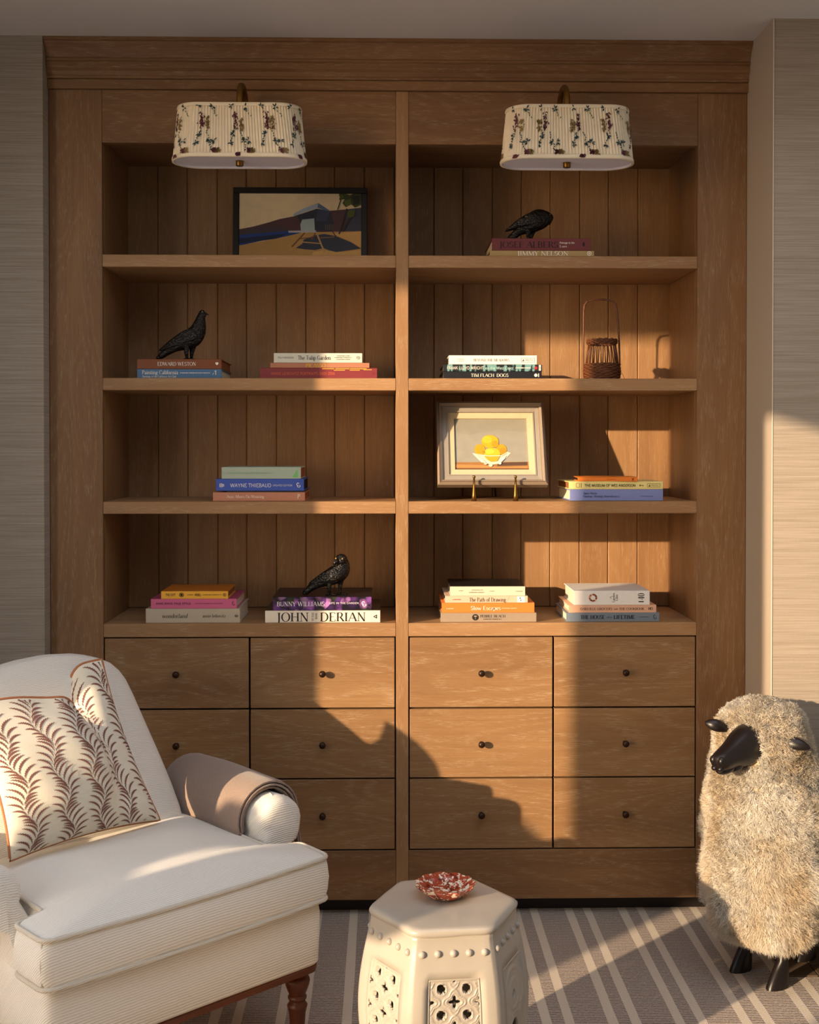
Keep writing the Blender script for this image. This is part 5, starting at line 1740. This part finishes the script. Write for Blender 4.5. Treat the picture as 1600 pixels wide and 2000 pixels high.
fixnormals(dm.build('bowl', splatter(), DS, smooth=True))

# ------------------------------------------------------------------ woolly sheep sculpture
M_BLACK = plain('#17100f', .36, .1, spec=.4)
M_SKIN = plain('#c2a982', .9)
SP = thing('sheep_sculpture', 'woolly cream sheep sculpture with polished black face and legs', 'sculpture', (1.065, -.45, 0))
ORI = Vector((1.065, -.45, 0))
COLW = [(.145, .085, .085), (.155, .115, .115), (.18, .138, .138), (.24, .152, .150), (.32, .157, .153), (.42, .156, .150), (.50, .150, .145), (.56, .138, .135), (.61, .124, .124), (.66, .117, .118), (.70, .112, .112), (.735, .098, .098), (.76, .072, .072), (.775, .035, .035), (.779, .006, .006)]
wb_ = MB()
wb_.rings([[(.0 - (.012 if z > .55 else 0) + rx * math.cos(2 * PI * j / 40), ry * math.sin(2 * PI * j / 40) - .01, z) for j in range(40)] for z, rx, ry in COLW], True, True, True)
wb_.sphere((.20, .035, .37), (.20, .145, .205), 32, 20)
wb_.sphere((.33, .055, .36), (.16, .13, .185), 32, 20)
wo = fixnormals(wb_.build('fleece_body', M_SKIN, SP, smooth=True))
rm_ = wo.modifiers.new('join', 'REMESH'); rm_.mode = 'VOXEL'; rm_.voxel_size = .011; rm_.use_smooth_shade = True
sm_ = wo.modifiers.new('soft', 'SMOOTH'); sm_.iterations = 6; sm_.factor = .6
bpy.context.view_layer.update()
dg = bpy.context.evaluated_depsgraph_get()
ev = wo.evaluated_get(dg); em = ev.to_mesh(); em.calc_loop_triangles()
V = np.empty(len(em.vertices) * 3); em.vertices.foreach_get('co', V); V = V.reshape(-1, 3)
VN = np.empty(len(em.vertices) * 3); em.vertices.foreach_get('normal', VN); VN = VN.reshape(-1, 3)
T3 = np.empty(len(em.loop_triangles) * 3, dtype=np.int32); em.loop_triangles.foreach_get('vertices', T3); T3 = T3.reshape(-1, 3)
ev.to_mesh_clear()
def wool(nstr, seed):
    rs = np.random.RandomState(seed)
    A, B, C_ = V[T3[:, 0]], V[T3[:, 1]], V[T3[:, 2]]
    ar = np.linalg.norm(np.cross(B - A, C_ - A), axis=1); ar /= ar.sum()
    ti = rs.choice(len(T3), nstr, p=ar)
    r1 = np.sqrt(rs.rand(nstr, 1)); r2 = rs.rand(nstr, 1)
    P = A[ti] * (1 - r1) + B[ti] * (r1 * (1 - r2)) + C_[ti] * (r1 * r2)
    N = VN[T3[ti, 0]] * (1 - r1) + VN[T3[ti, 1]] * (r1 * (1 - r2)) + VN[T3[ti, 2]] * (r1 * r2)
    N /= np.linalg.norm(N, axis=1, keepdims=True)
    # keep the fleece off the bare face
    d = np.linalg.norm((P + np.array(ORI)) - np.array(FACE_C), axis=1)
    keep = d > .047 + .006 * rs.rand(nstr)
    P, N = P[keep], N[keep]; n = len(P)
    def flow(Q, s, ph):       # smooth pseudo-noise field that clumps the locks
        return np.stack([np.sin(Q[:, 1] * s + ph + 1.3 * np.sin(Q[:, 2] * s * .7)), np.sin(Q[:, 2] * s * 1.1 + 2 * ph + 1.1 * np.sin(Q[:, 0] * s)), np.sin(Q[:, 0] * s * .9 - ph + 1.2 * np.sin(Q[:, 1] * s * .8))], axis=1)
    side = .55 * flow(P, 34, .4) + .45 * flow(P, 75, 1.9)
    low = np.clip((.62 - P[:, 2:3]) / .5, 0, 1)           # longer, hanging wool on the flanks
    D = N * (.95 - .25 * low) + side * .55 + np.array([0, 0, -1]) * (.12 + .42 * low) + rs.randn(n, 3) * .11
    D /= np.linalg.norm(D, axis=1, keepdims=True)
    L = (.017 + .013 * low) * (.55 + .6 * rs.rand(n, 1)) * (1 + .35 * flow(P, 48, 3.1)[:, :1])
    curl = .0055 * flow(P, 240, .7) + .0022 * rs.randn(n, 3)
    P = P + N * (.005 * (1 + flow(P, 42, 5.3)[:, :1]) + .002 * (1 + flow(P, 90, 2.2)[:, 1:2]))       # puffs
    p0 = P - N * .012
    p1 = P + D * L * .4 + curl
    p2 = P + D * L * .75 - curl * .7 + np.array([0, 0, -1]) * L * .06
    p3 = P + D * L + curl * .6 + np.array([0, 0, -1]) * L * .16
    W = np.cross(D, rs.randn(n, 3)); W /= np.linalg.norm(W, axis=1, keepdims=True)
    w0, w1, w2 = .0010, .0009, .0005
    verts = np.stack([p0 - W * w0, p0 + W * w0, p1 - W * w1, p1 + W * w1, p2 - W * w2, p2 + W * w2, p3], axis=1).reshape(-1, 3)
    base = np.arange(n)[:, None] * 7
    quads = np.concatenate([base + np.array([[0, 1, 3, 2]]), base + np.array([[2, 3, 5, 4]])], axis=0)
    tris = base + np.array([[4, 5, 6]])
    me = bpy.data.meshes.new('fleece')
    me.vertices.add(len(verts)); me.vertices.foreach_set('co', verts.ravel())
    nl = quads.size + tris.size
    me.loops.add(nl); me.loops.foreach_set('vertex_index', np.concatenate([quads.ravel(), tris.ravel()]).astype(np.int32))
    me.polygons.add(len(quads) + len(tris))
    st_ = np.concatenate([np.arange(len(quads)) * 4, quads.size + np.arange(len(tris)) * 3]).astype(np.int32)
    me.polygons.foreach_set('loop_start', st_)
    me.polygons.foreach_set('use_smooth', np.ones(len(st_), dtype=bool))
    me.update()
    return me
FACE_C = (.968, -.560, .668)
def wool_mat():
    n = NT('cream_wool')
    f = n.noise(n.coord('Object', (1, 1, .55)), 9, 3, .6)
    g = n.noise(n.coord('Object'), 45, 2)
    col = n.mix(n.ramp(f, [(.42, 0.0), (.66, 1.0)]), (250, 245, 236), (230, 212, 184))
    col = n.mix(n.math('MULTIPLY', g, .4), col, '#f4ead6')
    # wool lets light through: half diffuse, half translucent
    di = n.n('ShaderNodeBsdfDiffuse'); tr = n.n('ShaderNodeBsdfTranslucent'); mx = n.n('ShaderNodeMixShader')
    n.put(di.inputs[0], col); n.put(tr.inputs[0], col)
    mx.inputs[0].default_value = .58
    n.put(mx.inputs[1], di.outputs[0]); n.put(mx.inputs[2], tr.outputs[0])
    n.t.links.new(mx.outputs[0], n.t.nodes['Material Output'].inputs[0])
    return n.m
fl_me = wool(260000, 4)
fl_me.materials.append(wool_mat())
fl = bpy.data.objects.new('fleece', fl_me); COL.objects.link(fl); fl.parent = SP; fl['kind'] = 'stuff'
# polished black face
def S3(x, y, z): return Vector((x, y, z)) - ORI
mz = MB()
fb, ft = S3(1.020, -.515, .690), S3(.872, -.632, .660)
ax = (ft - fb).normalized(); sdv = ax.cross(Vector((0, 0, 1))).normalized(); upv = sdv.cross(ax)
secs = []
for t, w_, h_, dn in ((0, .044, .052, 0), (.22, .046, .056, -.002), (.36, .044, .054, -.004), (.50, .038, .046, -.005), (.64, .0325, .037, -.007), (.78, .029, .031, -.009), (.90, .0275, .027, -.010), (.97, .0225, .021, -.010), (1.0, .011, .011, -.010)):
    c = fb.lerp(ft, t) + upv * dn
    secs.append([c + sdv * w_ * math.copysign(abs(math.cos(2 * PI * j / 24)) ** .85, math.cos(2 * PI * j / 24)) + upv * h_ * math.sin(2 * PI * j / 24) for j in range(24)])
mz.rings(secs, True, True, True)
face = subsurf(fixnormals(mz.build('face', M_BLACK, SP, smooth=True)), 1)
lip = MB()
FR = Matrix((ax, sdv, upv)).transposed()
lip.sphere(fb.lerp(ft, .80) - upv * .035, (.034, .022, .013), 18, 12, M=FR)
lip.sphere(fb.lerp(ft, .62) - upv * .040, (.030, .026, .014), 18, 12, M=FR)
subsurf(lip.build('lower_jaw', M_BLACK, SP, smooth=True), 1)
nz_ = MB()
for s_ in (-1, 1):
    nz_.sphere(fb.lerp(ft, .95) + sdv * s_ * .0125 - upv * .004, (.012, .011, .013), 14, 10, M=FR)
    nz_.sphere(fb.lerp(ft, .97) + sdv * s_ * .009 - upv * .024, (.010, .010, .008), 12, 8, M=FR)
subsurf(nz_.build('nose', M_BLACK, SP, smooth=True), 1)
for (root, tip, wv) in ((S3(.935, -.498, .713), S3(.882, -.488, .727), .018), (S3(1.064, -.562, .698), S3(1.134, -.606, .684), .019)):
    e = MB(); d = tip - root; L = d.length; d.normalize()
    side = d.cross(Vector((.3, -1, .2))).normalized(); nr = side.cross(d)
    secs = []
    for t, k in ((-.25, .45), (0, .62), (.25, .95), (.5, 1.0), (.75, .78), (.92, .42), (1.0, .08)):
        c = root + d * L * t + nr * .006 * math.sin(PI * max(0, t))
        ring = []
        for j in range(14):
            a = 2 * PI * j / 14
            cup = .010 * (1 - math.cos(a) ** 2) * k
            ring.append(c + side * wv * k * math.cos(a) + nr * (.005 * k * math.sin(a) + cup * .5))
        secs.append(ring)
    e.rings(secs, True, True, True)
    subsurf(fixnormals(e.build('ear', M_BLACK, SP, smooth=True)), 1)
# black legs with cloven hooves
FWD = Vector((-.80, -.52, 0)).normalized()
def sheep_leg(x, y, zf=0):
    b = S3(x, y, 0)
    lg = MB(); secs = []
    sd = FWD.cross(Vector((0, 0, 1)))
    for z, rf, rs_, sh in ((.19, .020, .020, -.004), (.14, .0175, .0175, -.002), (.10, .0155, .016, 0), (.07, .0165, .0165, .001), (.045, .020, .0185, .005), (.025, .025, .021, .010), (.008, .029, .023, .014), (zf + .0005, .029, .023, .016)):
        c = b + FWD * sh + Vector((0, 0, z))
        secs.append([c + FWD * rf * math.cos(2 * PI * j / 14) * (1.7 if (math.cos(2 * PI * j / 14) > .5 and z < .05) else 1) + sd * rs_ * math.sin(2 * PI * j / 14) * (1 if z > .05 or abs(math.cos(2 * PI * j / 14)) < .95 else .6) for j in range(14)])
    lg.rings(secs, True, True, True)
    fixnormals(lg.build('leg', M_BLACK, SP, smooth=True, angle=60))
sheep_leg(1.032, -.385); sheep_leg(1.100, -.495); sheep_leg(1.240, -.320, .0015); sheep_leg(1.335, -.425, .0015)
